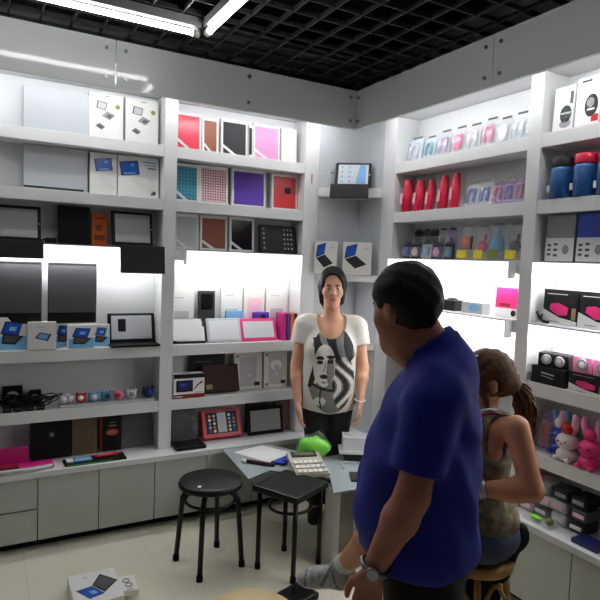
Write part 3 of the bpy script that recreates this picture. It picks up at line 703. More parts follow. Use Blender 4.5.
# third shelf
for u, w, h, c, p, lab in [(-.1, .08, .175, 'charcoal', 'black', 'black pack standing behind, first from the corner on third right shelf'), (-.175, .075, .175, 'dark_grey', 'green', 'dark pack with green item in rear row'), (-.25, .075, .175, 'charcoal', 'navy', 'dark pack with navy item in rear row'),
                        (-.325, .075, .175, 'light_grey', 'grey', 'grey pack in rear row left of the purple'), (-.405, .08, .175, 'lilac', 'purple', 'purple pack in rear row of third right shelf')]:
    blister(lab, u, 1.642, w, h, c, p, d=.14, tilt=.05, kind='blob', group='rear packs on the third right shelf')
for u, w, c, p, lab in [(-.08, .07, 'navy', 'blue', 'small navy pack in front row, first from the corner'), (-.165, .09, 'charcoal', 'light_pink', 'small black pack with pink item in front row'), (-.265, .085, 'light_grey', 'sky', 'small grey pack with light blue item in front row'),
                     (-.36, .09, 'navy', 'pink', 'small navy pack with pink item in front row'), (-.455, .08, 'charcoal', 'teal', 'small black pack with teal item in front row')]:
    blister(lab, u, 1.642, w, .088, c, p, d=.07, tilt=.12, kind='blob', group='front packs on the third right shelf')
def toy_bag(label, u, w, h, body, lab_c='yellow', shape=0):
    o = root('toy_bag', label, 'bagged toy', 'R', u, 1.642, .1, .05, 0, 'bagged toys on the third right shelf')
    m = MB(); m.box(-w/2, w/2, -.05, 0, 0, h, 'clear', .012); m.box(-w*.3, w*.3, -.028, -.02, h-.004, h+.008, 'grey'); m.build('bag', o)
    MB().box(-w*.34, w*.3, -.054, -.0505, .004, .05, lab_c, .001).build('price_label', o)
    m = MB()
    if shape == 0: m.ball((0, -.025, h*.5), (w*.33, .02, h*.2), body, 14, 8); m.tube([(w*.3, -.025, h*.3), (w*.34, -.025, h*.7)], .008, 'black', 8)
    elif shape == 1: m.lathe([(w*.12, h*.25), (w*.36, h*.35), (w*.3, h*.55), (w*.1, h*.75), (w*.06, h*.95), (0, h*.96)], body, (0, -.025, 0), 14)
    else: m.ball((0, -.025, h*.4), (w*.36, .02, h*.16), body, 14, 8); m.tube([(w*.1, -.025, h*.4), (w*.2, -.025, h*.75)], .008, body, 8)
    m.build('toy', o)
toy_bag('bagged orange toy with yellow label on third right shelf', -.585, .115, .185, 'orange')
toy_bag('bagged pink toy with yellow label on third right shelf', -.705, .1, .18, 'hot_pink', 'yellow', 2)
toy_bag('bagged light blue drop-shaped toy with yellow-green label', -.81, .105, .185, 'sky', 'olive', 1)
toy_bag('bagged black toy with yellow label near the right upright', -.925, .1, .18, 'black', 'yellow', 2)
# fourth shelf, bay 1
o = root('gadget_box', 'low black gadget box on the lit right shelf beside the man', 'box', 'R', -.5, 1.35, .09); MB().box(-.08, .08, -.07, 0, 0, .06, 'black', .004).build('body', o); MB().ball((.02, -.03, .062), (.04, .02, .012), 'charcoal', 12, 6).build('lid', o)
carton('gadget_box', 'grey blue and white pack lying on the lit right shelf', 'box', 'R', -.7, 1.35, .15, .06, .06, .09, 0, base='light_grey', art=lambda m, w, h, y: m.poly(ell(.1*w, .5*h, .04, .02), y, 'sky'))
carton('gadget_box', 'pink and white pack standing on the lit right shelf near the upright', 'box', 'R', -.905, 1.35, .14, .15, .05, .11, .05, base='white', art=lambda m, w, h, y: (m.poly(rct(-w/2, w/2, .3*h, h), y, 'hot_pink'), m.poly(rct(-.3*w, .2*w, .36*h, .46*h), y-.0004, 'dark_red'), m.poly(ell(.36*w, .14*h, .016), y, 'black')))
# fifth shelf bay 1 (seen between the man and the girl)
o = root('toy_figure', 'small red and cream toy just above the seated girl', 'toy', 'R', -.8, 1.065, .06)
MB().ball((0, -.03, .03), (.05, .03, .03), 'card').build('body', o); MB().ball((-.035, -.03, .06), .02, 'red').build('head', o)
o = root('toy_figure', 'small pale blue toy beside the upright behind the girl', 'toy', 'R', -.96, 1.065, .07)
MB().ball((0, -.03, .028), (.055, .03, .028), 'light_grey').build('body', o); MB().ball((.02, -.03, .058), .018, 'sky').build('head', o)
# far right bay row 1
def art_cam(m, w, h, y):
    m.poly(rct(-.3*w, .2*w, .88*h, .91*h), y, 'light_grey')
    m.poly(ell(.12*w, .36*h, .03, .04), y-.0004, 'black_gloss'); m.poly(rct(.12*w-.026, .12*w+.026, .36*h, .4*h), y-.0008, 'light_grey'); m.poly(ell(.12*w, .14*h, .03, .018), y-.0004, 'grey'); m.poly(rct(.28*w, .44*w, .58*h, .86*h), y, 'dark_grey')
carton('speaker_box', 'white box picturing a round black speaker beside the right upright', 'box', 'R', -1.192, 2.24, .105, .2, .07, .1, .05, base='white', art=art_cam)
def art_cam2(m, w, h, y):
    m.poly(rct(-.3*w, .1*w, .9*h, .94*h), y, 'charcoal'); m.poly(ell(.16*w, .4*h, .032, .05), y-.0004, 'charcoal'); m.poly(ell(.12*w, .46*h, .018, .022), y-.0008, 'grey'); m.poly(rct(0, .3*w, .3*h, .34*h), y-.0009, 'white'); m.poly(rct(.2*w, .48*w, .06*h, .2*h), y-.0006, 'red')
carton('speaker_box', 'white box picturing a round charcoal speaker at the right photo edge', 'box', 'R', -1.312, 2.24, .118, .215, .07, .1, .05, base='white', art=art_cam2)
carton('gadget_box', 'dark brown box at the top right photo edge', 'box', 'R', -1.42, 2.24, .08, .22, .07, .12, .03, base='leather_brown')
# jars
for i, (u, lid, lab) in enumerate(((-1.2, 'charcoal', 'blue jar with dark lid on second shelf at right'), (-1.318, 'crimson', 'blue jar with red lid, between two others'), (-1.432, 'crimson', 'blue jar with red lid cut by the right photo edge'))):
    o = root('jar', lab, 'jar', 'R', u, 1.93, .1, 0, 0, 'blue jars on the second right shelf')
    M('jar_blue', (38, 84, 142), .2, noise=.3, nscale=45)
    MB().lathe([(0, 0), (.046, 0), (.05, .006), (.05, .13), (.044, .148), (0, .148)], 'jar_blue', (0, -.055, 0), 28).build('body', o)
    MB().lathe([(0, .148), (.047, .148), (.048, .152), (.048, .184), (.043, .192), (0, .192)], lid, (0, -.055, 0), 28).build('lid', o)
    m = MB(); m.box(-.034, -.024, -.112, -.104, .03, .06, 'white', .001); m.build('sticker', o)
def art_mouse(m, w, h, y):
    m.poly(rct(-w/2, w/2, 0, .5*h), y, 'paper')
    for k in range(3):
        m.poly(rct(-.42*w, -.3*w, (.12+.1*k)*h, (.17+.1*k)*h), y-.0004, 'dark_grey'); m.poly(rct(-.2*w, -.06*w, (.1+.12*k)*h, (.15+.12*k)*h), y-.0004, 'dark_grey')
    m.poly(ell(.22*w, .25*h, .017, .022), y-.0004, 'grey')
carton('mouse_box', 'box with grey top and white printed lower half on third shelf at right', 'box', 'R', -1.212, 1.642, .15, .215, .06, .1, .03, base='grey', art=art_mouse)
carton('mouse_box', 'box with blue top and white printed lower half at the right photo edge', 'box', 'R', -1.375, 1.642, .15, .215, .06, .1, .03, base='blue', art=art_mouse)
def art_pinkdev(m, w, h, y):
    m.poly([(-w/2, 0), (w/2, 0), (w/2, .12*h), (0, .2*h), (-w/2, .42*h)], y, 'paper'); m.poly([(-.3*w, .42*h), (-.05*w, .26*h), (.22*w, .28*h), (.24*w, .5*h), (-.05*w, .62*h), (-.28*w, .58*h)], y-.0004, 'hot_pink')
    m.poly(rct(-.4*w, .2*w, .86*h, .88*h), y, 'light_grey'); m.poly(rct(-.3*w, 0, .06*h, .09*h), y-.0004, 'grey'); m.poly(rct(.34*w, .46*w, .16*h, .5*h), y-.0004, 'tan')
for u, w, lab in ((-1.245, .18, 'black box picturing a pink speaker on the lit shelf, left of two'), (-1.43, .18, 'black box picturing a pink speaker on the lit shelf, right of two')):
    carton('pink_speaker_box', lab, 'box', 'R', u, 1.35, w, .16, .07, .1, .03, base='black', group='black and pink speaker boxes', art=art_pinkdev)
m = MB(); m.tube([(-.02, -.01, .05), (0, -.01, .02), (.02, -.01, .008), (.05, -.012, .006)], .007, 'black', 8); m.tube([(.0, -.01, .02), (.012, -.01, .04)], .005, 'black', 8)
loc, rz = place('R', -1.15, 1.3515, .03); tag(m.build('cable_clip', None, loc, (0, 0, rz)), 'small black clip dangling at the end of the lit shelf by the upright', 'clip')
carton('speaker_carton', 'wide black box with thin white lines under the black speakers', 'box', 'R', -1.222, 1.065, .184, .082, .1, .11, 0, base='black', art=lambda m, w, h, y: (m.poly([(-.2*w, .62*h), (.18*w, .56*h), (.18*w, .62*h), (-.2*w, .7*h)], y, 'light_grey'), m.poly([(-.2*w, .46*h), (.16*w, .38*h), (.16*w, .42*h), (-.2*w, .5*h)], y, 'light_grey')))
carton('speaker_carton', 'black and white box with pink print under the pink speakers', 'box', 'R', -1.42, 1.065, .175, .088, .1, .11, 0, base='black', art=art_pinkdev)
def cube_speaker(label, u, z, s, body, cone, yaw):
    o = root('cube_speaker', label, 'speaker', 'R', u, z, .09, 0, yaw, 'little cube speakers with pale cones')
    MB().box(-s/2, s/2, -s*.9, 0, 0, s*.82, body, .008).build('body', o)
    m = MB(); m.tube([(0, -s*.9, s*.42), (0, -s*.9-.005, s*.42)], [s*.3, s*.27], 'grey', 20); m.build('cone_ring', o)
    m = MB(); m.ball((0, -s*.9-.004, s*.42), (s*.17, .0025, s*.17), cone, 14, 8); m.build('cone', o)
cube_speaker('black cube speaker with pale cone, left one on the black box', -1.175, 1.1476, .08, 'black', 'light_grey', .35)
cube_speaker('black cube speaker with pale cone, right one on the black box', -1.267, 1.1476, .082, 'black', 'light_grey', .1)
cube_speaker('pink cube speaker on the black and white box, left one', -1.385, 1.1536, .09, 'pink', 'white', .1)
cube_speaker('pink cube speaker cut by the right photo edge', -1.483, 1.1536, .09, 'pink', 'white', .1)
# sixth shelf: plush rabbits and a pack
blister('clear pack with red and pink toy behind the girl on the toy shelf', -1.165, .733, .085, .17, 'lilac', 'crimson', d=.1, kind='stick', group=None, tabc='light_grey')
def rabbit(label, u, d, body, earc, bow, s=1, yaw=0):
    o = root('plush_rabbit', label, 'plush toy', 'R', u, .733, d, 0, yaw, 'plush rabbits on the toy shelf')
    m = MB(); m.ball((0, -.04*s, .032*s), (.05*s, .04*s, .032*s), body); m.build('body', o)
    m = MB(); m.ball((0, -.042*s, .092*s), (.052*s, .044*s, .04*s), body); m.build('head', o)
    for sx in (-1, 1):
        m = MB(); m.tube([(sx*.018*s, -.035*s, .12*s), (sx*.028*s, -.035*s, .16*s), (sx*.036*s, -.04*s, .2*s), (sx*.03*s, -.045*s, .222*s)], [.012*s, .016*s, .017*s, .009*s], earc, 10); m.build('ear', o)
        m = MB(); m.ball((sx*.018*s, -.084*s, .096*s), .0045*s, 'black', 8, 6); m.build('eye', o)
        m = MB(); m.ball((sx*.03*s, -.075*s, .016*s), (.014*s, .016*s, .012*s), body, 10, 6); m.build('paw', o)
    m = MB(); m.ball((0, -.085*s, .086*s), (.005*s, .004*s, .004*s), 'hot_pink', 8, 6); m.build('nose', o)
    m = MB()
    m.ball((0, -.045*s, .152*s), (.032*s, .024*s, .028*s), bow, 14, 10); m.build('pompom', o)
rabbit('blue plush rabbit with white ears behind the white one', -1.25, .135, 'blue', 'sky', 'white', .98)
rabbit('white plush rabbit with a red pompom on the toy shelf', -1.33, .075, 'card', 'light_pink', 'red', 1.0)
rabbit('pink plush rabbit at the right photo edge', -1.445, .075, 'hot_pink', 'pink', 'hot_pink', 1.02)
# worktop right: heaps of wrapped small goods
k = 0
hp = [('light_pink', -1.15), ('lilac', -1.16), ('pink', -1.17), ('clear_foil', -1.235), ('light_grey', -1.25), ('grey', -1.24), ('light_grey', -1.33), ('silver_card', -1.325), ('charcoal', -1.335), ('charcoal', -1.42), ('dark_grey', -1.43), ('black', -1.425)]
hl = ['pale pink pouch at the bottom of the pile by the girl', 'lilac pouch in the middle of the pile by the girl', 'pink pouch on top of the pile by the girl', 'clear film pouch at the bottom of the second pile', 'pale grey pouch in the middle of the second pile', 'mid grey pouch on top of the second pile',
      'pale grey pouch at the bottom of the third pile', 'silver pouch in the middle of the third pile', 'charcoal pouch on top of the third pile', 'charcoal pouch at the bottom of the pile at the right edge', 'dark grey pouch in the middle of the pile at the right edge', 'black pouch on top of the pile at the right edge']
for i, (c, u) in enumerate(hp):
    lv = i % 3
    loc, rz = place('R', u, ZC+.0575*lv, .075)
    o = empty('pouch', hl[i], 'pouch', loc, (0, 0, rz), 'piles of wrapped pouches on the right worktop')
    MB().box(-.042, .042, -.07, .04, 0, .056, c, .018).build('body', o)
    MB().box(-.028, .028, -.073, -.068, .018, .036, ('white', 'grey', 'light_pink')[(i+lv) % 3], .002).build('sticker', o)
o = root('clear_pack', 'flat clear pack with yellow-green item on the right worktop edge', 'pack', 'R', -1.28, ZC, -.035)
MB().box(-.075, .075, -.05, .02, 0, .016, 'clear_foil', .005).build('shell', o); MB().ball((-.02, -.02, .02), (.03, .016, .012), 'lime').build('product', o); MB().ball((.045, -.01, .022), (.018, .018, .016), 'olive').build('product', o)
tag(MB().box(-.06, .06, -.06, .03, 0, .02, 'navy', .004).build('blue_wallet', None, *[(place('R', -1.52, ZC, -.02)[0]), (0, 0, -PI/2)]), 'dark blue flat wallet on the right worktop at the photo edge', 'wallet')

# ------------------------------------------------------------------ stools
def stool_legs(o, r, zt, mt, lr=.0115, spread=.0, a0=0):
    for k in range(4):
        a = a0+k*PI/2; ca, sa = math.cos(a), math.sin(a)
        m = MB(); m.tube([(ca*r*.45, sa*r*.45, zt-.012), (ca*r*.72, sa*r*.72, zt-.014), (ca*r*.9, sa*r*.9, zt-.03), (ca*(r+spread*.2), sa*(r+spread*.2), zt-.075), (ca*(r+spread), sa*(r+spread), .012)], lr, mt, 10)
        lg = m.build('leg', o)
        MB().tube([(ca*(r+spread), sa*(r+spread), .0005), (ca*(r+spread), sa*(r+spread), .03)], lr*1.25, 'black_matte', 10).build('foot', lg)
o = empty('round_stool', 'black round stool with small white sticker on its seat', 'stool', (-.95, -.22, 0), (0, 0, .97))
MB().lathe([(0, .418), (.155, .418), (.165, .424), (.167, .436), (.160, .4485), (.15, .4515), (0, .4525)], 'black', seg=40).build('seat', o)
m = MB(); m.box(-.012, .012, -.009, .009, .4518, .4532, 'white'); m.build('sticker', o, (-.11, .03, 0), (0, 0, .1))
stool_legs(o, .14, .42, 'black', .0135, .036, .0)
m = MB(); m.tube([(.128*math.cos(a), .128*math.sin(a), .345) for a in [2*PI*k/32 for k in range(32)]], .008, 'black', 8, True); m.build('ring', o)
o = empty('square_stool', 'black square stool pushed against the glass table', 'stool', (-.583, -.42, 0), (0, 0, math.radians(27)))
MB().box(-.148, .148, -.142, .142, .412, .447, 'black', .01).build('seat', o)
for sx in (-1, 1):
    for sy in (-1, 1):
        m = MB(); m.tube([(sx*.118, sy*.112, .414), (sx*.118, sy*.112, .012)], .0125, 'black', 10); lg = m.build('leg', o)
        MB().tube([(sx*.118, sy*.112, .0005), (sx*.118, sy*.112, .03)], .015, 'black_matte', 10).build('foot', lg)
m = MB(); m.tube([(.115*math.cos(a), .109*math.sin(a), .33) for a in [2*PI*k/32 for k in range(32)]], .008, 'black', 8, True); m.build('ring', o)
o = empty('round_stool', 'cream topped round stool at the bottom edge of the photo', 'stool', (-1.232, -1.362, 0), (0, 0, .2))
MB().lathe([(0, .41), (.15, .41), (.158, .418), (.158, .44), (.15, .45), (.1, .453), (0, .454)], 'cream_wood', seg=40).build('seat', o)
stool_legs(o, .125, .412, 'gold_wood', .013, .02, .3)
GS = (-.277, -1.399)
o = empty('bentwood_stool', 'golden brown bentwood stool under the seated girl', 'stool', (GS[0], GS[1], 0), (0, 0, .9)); o.scale = (.9, .9, 1.055)
MB().lathe([(0, .41), (.155, .41), (.165, .418), (.165, .44), (.158, .45), (.1, .452), (0, .452)], 'gold_wood', seg=40).build('seat', o)
stool_legs(o, .135, .412, 'gold_wood', .014, .03, 0)
for k in range(4):
    a = k*PI/2+PI/4; a1, a2 = a-PI/4, a+PI/4
    m = MB(); P = []
    for j in range(9):
        t = j/8; aa = a1+(a2-a1)*t; P.append((.146*math.cos(aa)*(1-.25*math.sin(PI*t)), .146*math.sin(aa)*(1-.25*math.sin(PI*t)), .26+.1*math.sin(PI*t)))
    m.tube(P, .009, 'gold_wood', 8); m.build('brace', o)

# ------------------------------------------------------------------ glass table
TZ = .43
o = empty('glass_table', 'low glass topped table with a square steel pedestal', 'table', (-.3, -.3, 0))
poly = [(-.70, .245), (-.745, -.24), (-.585, -.17), (-.33, -.40), (-.425, -.585), (.06, -.57), (.08, -.1), (-.2, -.1), (-.27, .02), (-.40, .245)]
pl = [(x+.3, y+.3) for x, y in poly]
MB().prism(pl, TZ-.012, TZ, 'glass', .0015).build('glass_top', o)
m = MB(); m.tube([(x, y, TZ-.006) for x, y in pl], .003, 'glass_edge', 6, True); m.build('glass_edge', o)
ct = Matrix.Rotation(math.radians(13), 3, 'Z')
for px, py in ((-.322, -.49), (.0, -.36)):
    c = ct @ Vector((1, 0, 0)); 
    m = MB(); s = .055
    m.box(-s, s, -s, s, .0005, TZ-.0125, 'pedestal_steel', .002)
    for f in m.bm.faces:
        if f.normal.x < -.9: f.material_index = m.mi('white')
    m.build('pedestal', o, (px+.3, py+.3, 0), (0, 0, math.radians(13)))
# things on the table
Z1 = TZ+.0008
m = MB(); m.prism([(-.665, .17), (-.53, -.09), (-.325, .0), (-.45, .225)], 0, .004, 'paper'); m.face([(-.6, .12, .0042), (-.52, -.03, .0042), (-.4, .02, .0042), (-.48, .17, .0042)], 'white')
tag(m.build('paper_stack', None, (0, 0, Z1)), 'stack of white papers on the glass table corner', 'papers')
m = MB(); m.prism([(-.545, -.095), (-.485, -.15), (-.31, -.04), (-.28, .01), (-.33, .0)], 0, .018, 'navy', .003); m.prism([(-.48, -.12), (-.46, -.135), (-.33, -.05), (-.35, -.03)], .018, .026, 'blue', .002)
tag(m.build('blue_folder', None, (0, 0, Z1)), 'dark blue folder between the papers and the calculator', 'folder')
o = empty('pen', 'brown and white pen lying on the glass in front of the papers', 'pen', (-.66, -.02, Z1+.011))
MB().tube([(0, 0, 0), (.12, -.12, 0)], .0105, 'leather_brown', 10).build('barrel', o); MB().tube([(-.02, .02, 0), (-.0005, .0005, 0)], .011, 'white', 10).build('cap', o)
o = empty('calculator', 'large beige desktop calculator with tilted display on the table', 'calculator', (-.385, -.245, Z1), (0, 0, math.radians(-14)))
m = MB()
pr = [(-.12, 0), (.13, 0), (.13, .06), (.06, .045), (-.12, .018)]
W2 = .095
a = [m.bm.verts.new((-W2, p[0], p[1])) for p in pr]; b2 = [m.bm.verts.new((W2, p[0], p[1])) for p in pr]
fs = [m.bm.faces.new(a[::-1]), m.bm.faces.new(b2)]+[m.bm.faces.new((a[i], a[(i+1) % 5], b2[(i+1) % 5], b2[i])) for i in range(5)]
bmesh.ops.recalc_face_normals(m.bm, faces=fs); m._fin(fs, 'beige'); m.build('body', o)
sl = math.atan2(.027, .18)
for j in range(3):
    for i in range(6):
        y0 = -.1+.05*j; zz = .018+(y0+.12)*.15
        m = MB(); m.box(-.012, .012, -.016, .016, 0, .007, 'card' if i < 5 else 'light_grey', .002); m.build('key', o, (-.072+.029*i, y0, zz+.0035), (sl, 0, 0))
MB().box(-.075, .075, -.028, .028, 0, .004, 'charcoal', .001).build('display_panel', o, (0, .095, .0535), (math.atan2(.015, .07), 0, 0))
MB().box(-.06, .06, -.016, .016, 0, .002, 'lcd', .0005).build('display', o, (0, .095, .0575), (math.atan2(.015, .07), 0, 0))
# bag
o = empty('plastic_bag', 'translucent white bag with bright green contents behind the calculator', 'bag', (-.265, -.1, Z1), (0, 0, -.4))
m = MB(); m.ball((0, 0, .066), (.098, .05, .066), 'lime', 20, 12)
for v in m.bm.verts: v.co += Vector((.008*math.sin(v.co.z*70+v.co.x*40), .006*math.sin(v.co.x*60), .004*math.sin(v.co.x*90)))
m.build('contents', o)
m = MB(); m.ball((0, 0, .078), (.108, .06, .078), 'clear_foil', 20, 12)
for v in m.bm.verts: v.co += Vector((.006*math.sin(v.co.z*90), .005*math.sin(v.co.x*70), .01*math.sin(v.co.x*50)*(v.co.z > .08)))
m.build('film', o)
o = empty('router_box', 'white box with a recessed lid beside the woman\'s hand', 'box', (-.0, -.205, Z1+.0625), (0, 0, math.radians(-29)))
m = MB(); m.box(-.11, .11, -.055, .055, 0, .06, 'white', .003); m.box(-.097, .097, -.044, .044, .06, .066, 'silver_card', .002); m.build('body', o)
m = MB(); m.box(-.11, .11, -.055, -.046, .06, .078, 'white', .002); m.box(-.11, .11, .046, .055, .06, .078, 'white', .002); m.box(-.11, -.099, -.046, .046, .06, .078, 'white', .002); m.box(.099, .11, -.046, .046, .06, .078, 'white', .002); m.build('rim', o)
o = empty('receipt_printer', 'dark device with a white lid under the white box', 'printer', (-.0, -.205, Z1), (0, 0, math.radians(-29)))
MB().box(-.1, .1, -.058, .058, 0, .04, 'charcoal', .004).build('body', o); MB().box(-.13, .12, -.066, .064, .0405, .061, 'white', .004).build('lid', o)
m = MB(); m.tube([(-.2, -.33, .004), (-.17, -.26, .012), (-.13, -.25, .01), (-.05, -.33, .008), (-.02, -.42, .005)], .0035, 'light_grey', 6); tag(m.build('cable', None, (0, -.0, Z1+.0005)), 'pale grey cable looping on the glass behind the calculator', 'cable')
o = empty('phone', 'dark phone lying on the glass beside the grey cable', 'phone', (-.2, -.46, Z1), (0, 0, -.5)); MB().box(-.035, .035, -.065, .065, 0, .01, 'charcoal', .003).build('body', o); MB().box(-.031, .031, -.055, .055, .0101, .0112, 'black_gloss').build('screen', o)

# ------------------------------------------------------------------ floor things
o = empty('tablet_keyboard_box', 'white box on the floor printed with an open dark keyboard and blue tablet', 'box', (-1.515, -.29, 0), (0, 0, math.radians(0)))
m = MB(); m.prism([(-.122, -.14), (.09, -.14), (.09, .125), (-.122, .125)], .0005, .06, 'paper', .002)
z = .0607
Q4 = [(-.1034, -.0168), (-.0303, -.0018), (.0128, -.0845), (-.0552, -.1041)]; K4 = [(-.0296, .0024), (.0135, -.0764), (.0862, .0023), (.0195, .0883)]
def inset(q, k, dz):
    cx, cy = sum(a for a, _ in q)/4, sum(a for _, a in q)/4
    return [(cx+(a-cx)*k, cy+(b_-cy)*k, z+dz) for a, b_ in q]
m.face(inset(Q4, 1, 0)[::-1], 'navy'); m.face(inset(Q4, .82, .0004)[::-1], 'screen_blue'); m.face([(x+.012, y-.006, q) for x, y, q in inset(Q4, .35, .0008)][::-1], 'screen_lt')
m.face(inset(K4, 1, 0), 'charcoal'); m.face(inset(K4, .8, .0004), 'dark_grey')
m.face([(-.06, .075, z), (-.045, .075, z), (-.035, .09, z), (-.05, .09, z)], 'light_grey')
m.build('carton', o)
m = MB(); m.prism([(.0895, -.1), (.16, -.115), (.165, .02), (.0895, .03)], .03, .058, 'paper', .002)
for cx, cy in ((.12, -.02), (.125, -.06)):
    P = [(cx+.014*math.cos(2*PI*k/16), cy+.016*math.sin(2*PI*k/16), .0586) for k in range(16)]; m.tube(P, .003, 'grey', 6, True)
m.box(.11, .14, -.1, -.094, .0582, .0588, 'grey'); m.build('end_flap', o)
o = empty('handbag', 'small black bag on the floor behind the cream stool', 'bag', (-.665, -.70, 0), (0, 0, .3))
MB().box(-.1, .06, -.07, .07, .0005, .035, 'black', .012).build('body', o); MB().tube([(-.06, 0, .045), (-.04, 0, .075), (0, 0, .078), (.03, 0, .045)], .006, 'black', 8).build('handle', o)

# ------------------------------------------------------------------ people: one smooth surface from blended limbs
def V3(*a): return np.array(a, float)
def d_cap(P, a, b, ra, rb):
    a = np.asarray(a, float); b = np.asarray(b, float); ab = b-a; L2 = max(ab@ab, 1e-9)
    t = np.clip(((P-a)@ab)/L2, 0, 1)
    return np.linalg.norm(P-a-t[:, None]*ab, axis=1)-(ra+(rb-ra)*t)
def d_ell(P, c, r, R=None):
    q = P-np.asarray(c, float)
    if R is not None: q = q@R              # columns of R are the local axes
    r = np.asarray(r, float)
    k0 = np.linalg.norm(q/r, axis=1); k1 = np.linalg.norm(q/(r*r), axis=1)
    return np.where(k1 > 1e-9, k0*(k0-1)/np.maximum(k1, 1e-9), -r.min())
def smin(a, b, k):
    if k <= 0: return np.minimum(a, b)
    h = np.clip(.5+.5*(b-a)/k, 0, 1)
    return b*(1-h)+a*h-k*h*(1-h)
def union(prims, k=.03, grow=0):
    def f(P):
        d = None
        for p in prims:
            if p[0] == 'c': e = d_cap(P, *p[1:5]); kk = p[5] if len(p) > 5 else k
            else: e = d_ell(P, *p[1:4]); kk = p[4] if len(p) > 4 else k
            d = e if d is None else smin(d, e, kk)
        return d-grow
    return f
def surface(f, lo, hi, h):
    lo = np.asarray(lo, float); n = np.ceil((np.asarray(hi)-lo)/h).astype(int)+1
    ax = [lo[i]+h*np.arange(n[i]) for i in range(3)]
    G = np.stack(np.meshgrid(*ax, indexing='ij'), -1).reshape(-1, 3)
    D = np.empty(len(G))
    for i in range(0, len(G), 200000): D[i:i+200000] = f(G[i:i+200000])
    D = D.reshape(n)
    nx, ny, nz = n
    s = D < 0
    cnt = np.zeros((nx-1, ny-1, nz-1)); pos = np.zeros((nx-1, ny-1, nz-1, 3))
    I = np.stack(np.meshgrid(np.arange(nx-1), np.arange(ny-1), np.arange(nz-1), indexing='ij'), -1).astype(float)
    cor = [(a, b, c) for a in (0, 1) for b in (0, 1) for c in (0, 1)]
    for ia, A in enumerate(cor):
        for B in cor[ia+1:]:
            if sum(abs(A[i]-B[i]) for i in range(3)) != 1: continue
            da = D[A[0]:nx-1+A[0], A[1]:ny-1+A[1], A[2]:nz-1+A[2]]; db = D[B[0]:nx-1+B[0], B[1]:ny-1+B[1], B[2]:nz-1+B[2]]
            x = (da < 0) != (db < 0)
            t = np.where(x, da/np.where(x, da-db, 1), 0)
            Aa, Ba = np.array(A, float), np.array(B, float)
            pos += np.where(x[..., None], Aa+(Ba-Aa)*t[..., None], 0); cnt += x
    act = cnt > 0
    idx = -np.ones(act.shape, int); idx[act] = np.arange(act.sum())
    vs = lo+h*(I[act]+pos[act]/cnt[act][:, None])
    F = []
    for a in range(3):
        b, c = (a+1) % 3, (a+2) % 3
        sl0 = [slice(None)]*3; sl1 = [slice(None)]*3; sl0[a] = slice(0, n[a]-1); sl1[a] = slice(1, n[a])
        x = s[tuple(sl0)] != s[tuple(sl1)]
        inn = s[tuple(sl0)]
        w = np.argwhere(x)
        ok = (w[:, b] > 0) & (w[:, c] > 0) & (w[:, b] < n[b]-1) & (w[:, c] < n[c]-1); w = w[ok]
        def at(db, dc):
            q = w.copy(); q[:, b] += db; q[:, c] += dc; return idx[q[:, 0], q[:, 1], q[:, 2]]
        quad = np.stack([at(-1, -1), at(0, -1), at(0, 0), at(-1, 0)], 1)
        flip = ~inn[w[:, 0], w[:, 1], w[:, 2]]
        quad[flip] = quad[flip][:, ::-1]
        F.append(quad)
    return vs, np.concatenate(F)
def sdf_object(name, pieces, mats, parent, org, pick=None, relax=1):
    """pieces: [(f, lo, hi, h)]; several pieces are joined in one mesh"""
    VS, FS, off = [], [], 0
    for f, lo, hi, h in pieces:
        v, q = surface(f, lo, hi, h)
        for _ in range(relax):
            acc = np.zeros_like(v); cn = np.zeros(len(v))
            for i in range(4):
                np.add.at(acc, q[:, i], v[q[:, (i+1) % 4]]); np.add.at(cn, q[:, i], 1)
                np.add.at(acc, q[:, i], v[q[:, i-1]]); np.add.at(cn, q[:, i], 1)
            v = .5*v+.5*acc/cn[:, None]
        VS.append(v); FS.append(q+off); off += len(v)
    v = np.concatenate(VS); q = np.concatenate(FS)
    me = bpy.data.meshes.new(name)
    me.from_pydata((v-np.asarray(org)).tolist(), [], q.tolist()); me.update()
    me.polygons.foreach_set('use_smooth', np.ones(len(q), bool))
    for m in mats: me.materials.append(MATS[m])
    if pick is not None:
        cen = v[q].mean(1); me.polygons.foreach_set('material_index', pick(cen).astype(np.int32))
    o = bpy.data.objects.new(name, me); COL.objects.link(o); o.parent = parent
    return o
def unit(v): v = np.asarray(v, float); return v/np.linalg.norm(v)
def head_frame(F, tilt=0, roll=0):
    F = unit(F); R = unit(np.cross(F, [0, 0, 1])); U = np.cross(R, F)
    F, U = F*math.cos(tilt)-U*math.sin(tilt), U*math.cos(tilt)+F*math.sin(tilt)
    R, U = R*math.cos(roll)+U*math.sin(roll), U*math.cos(roll)-R*math.sin(roll)
    return R, F, U
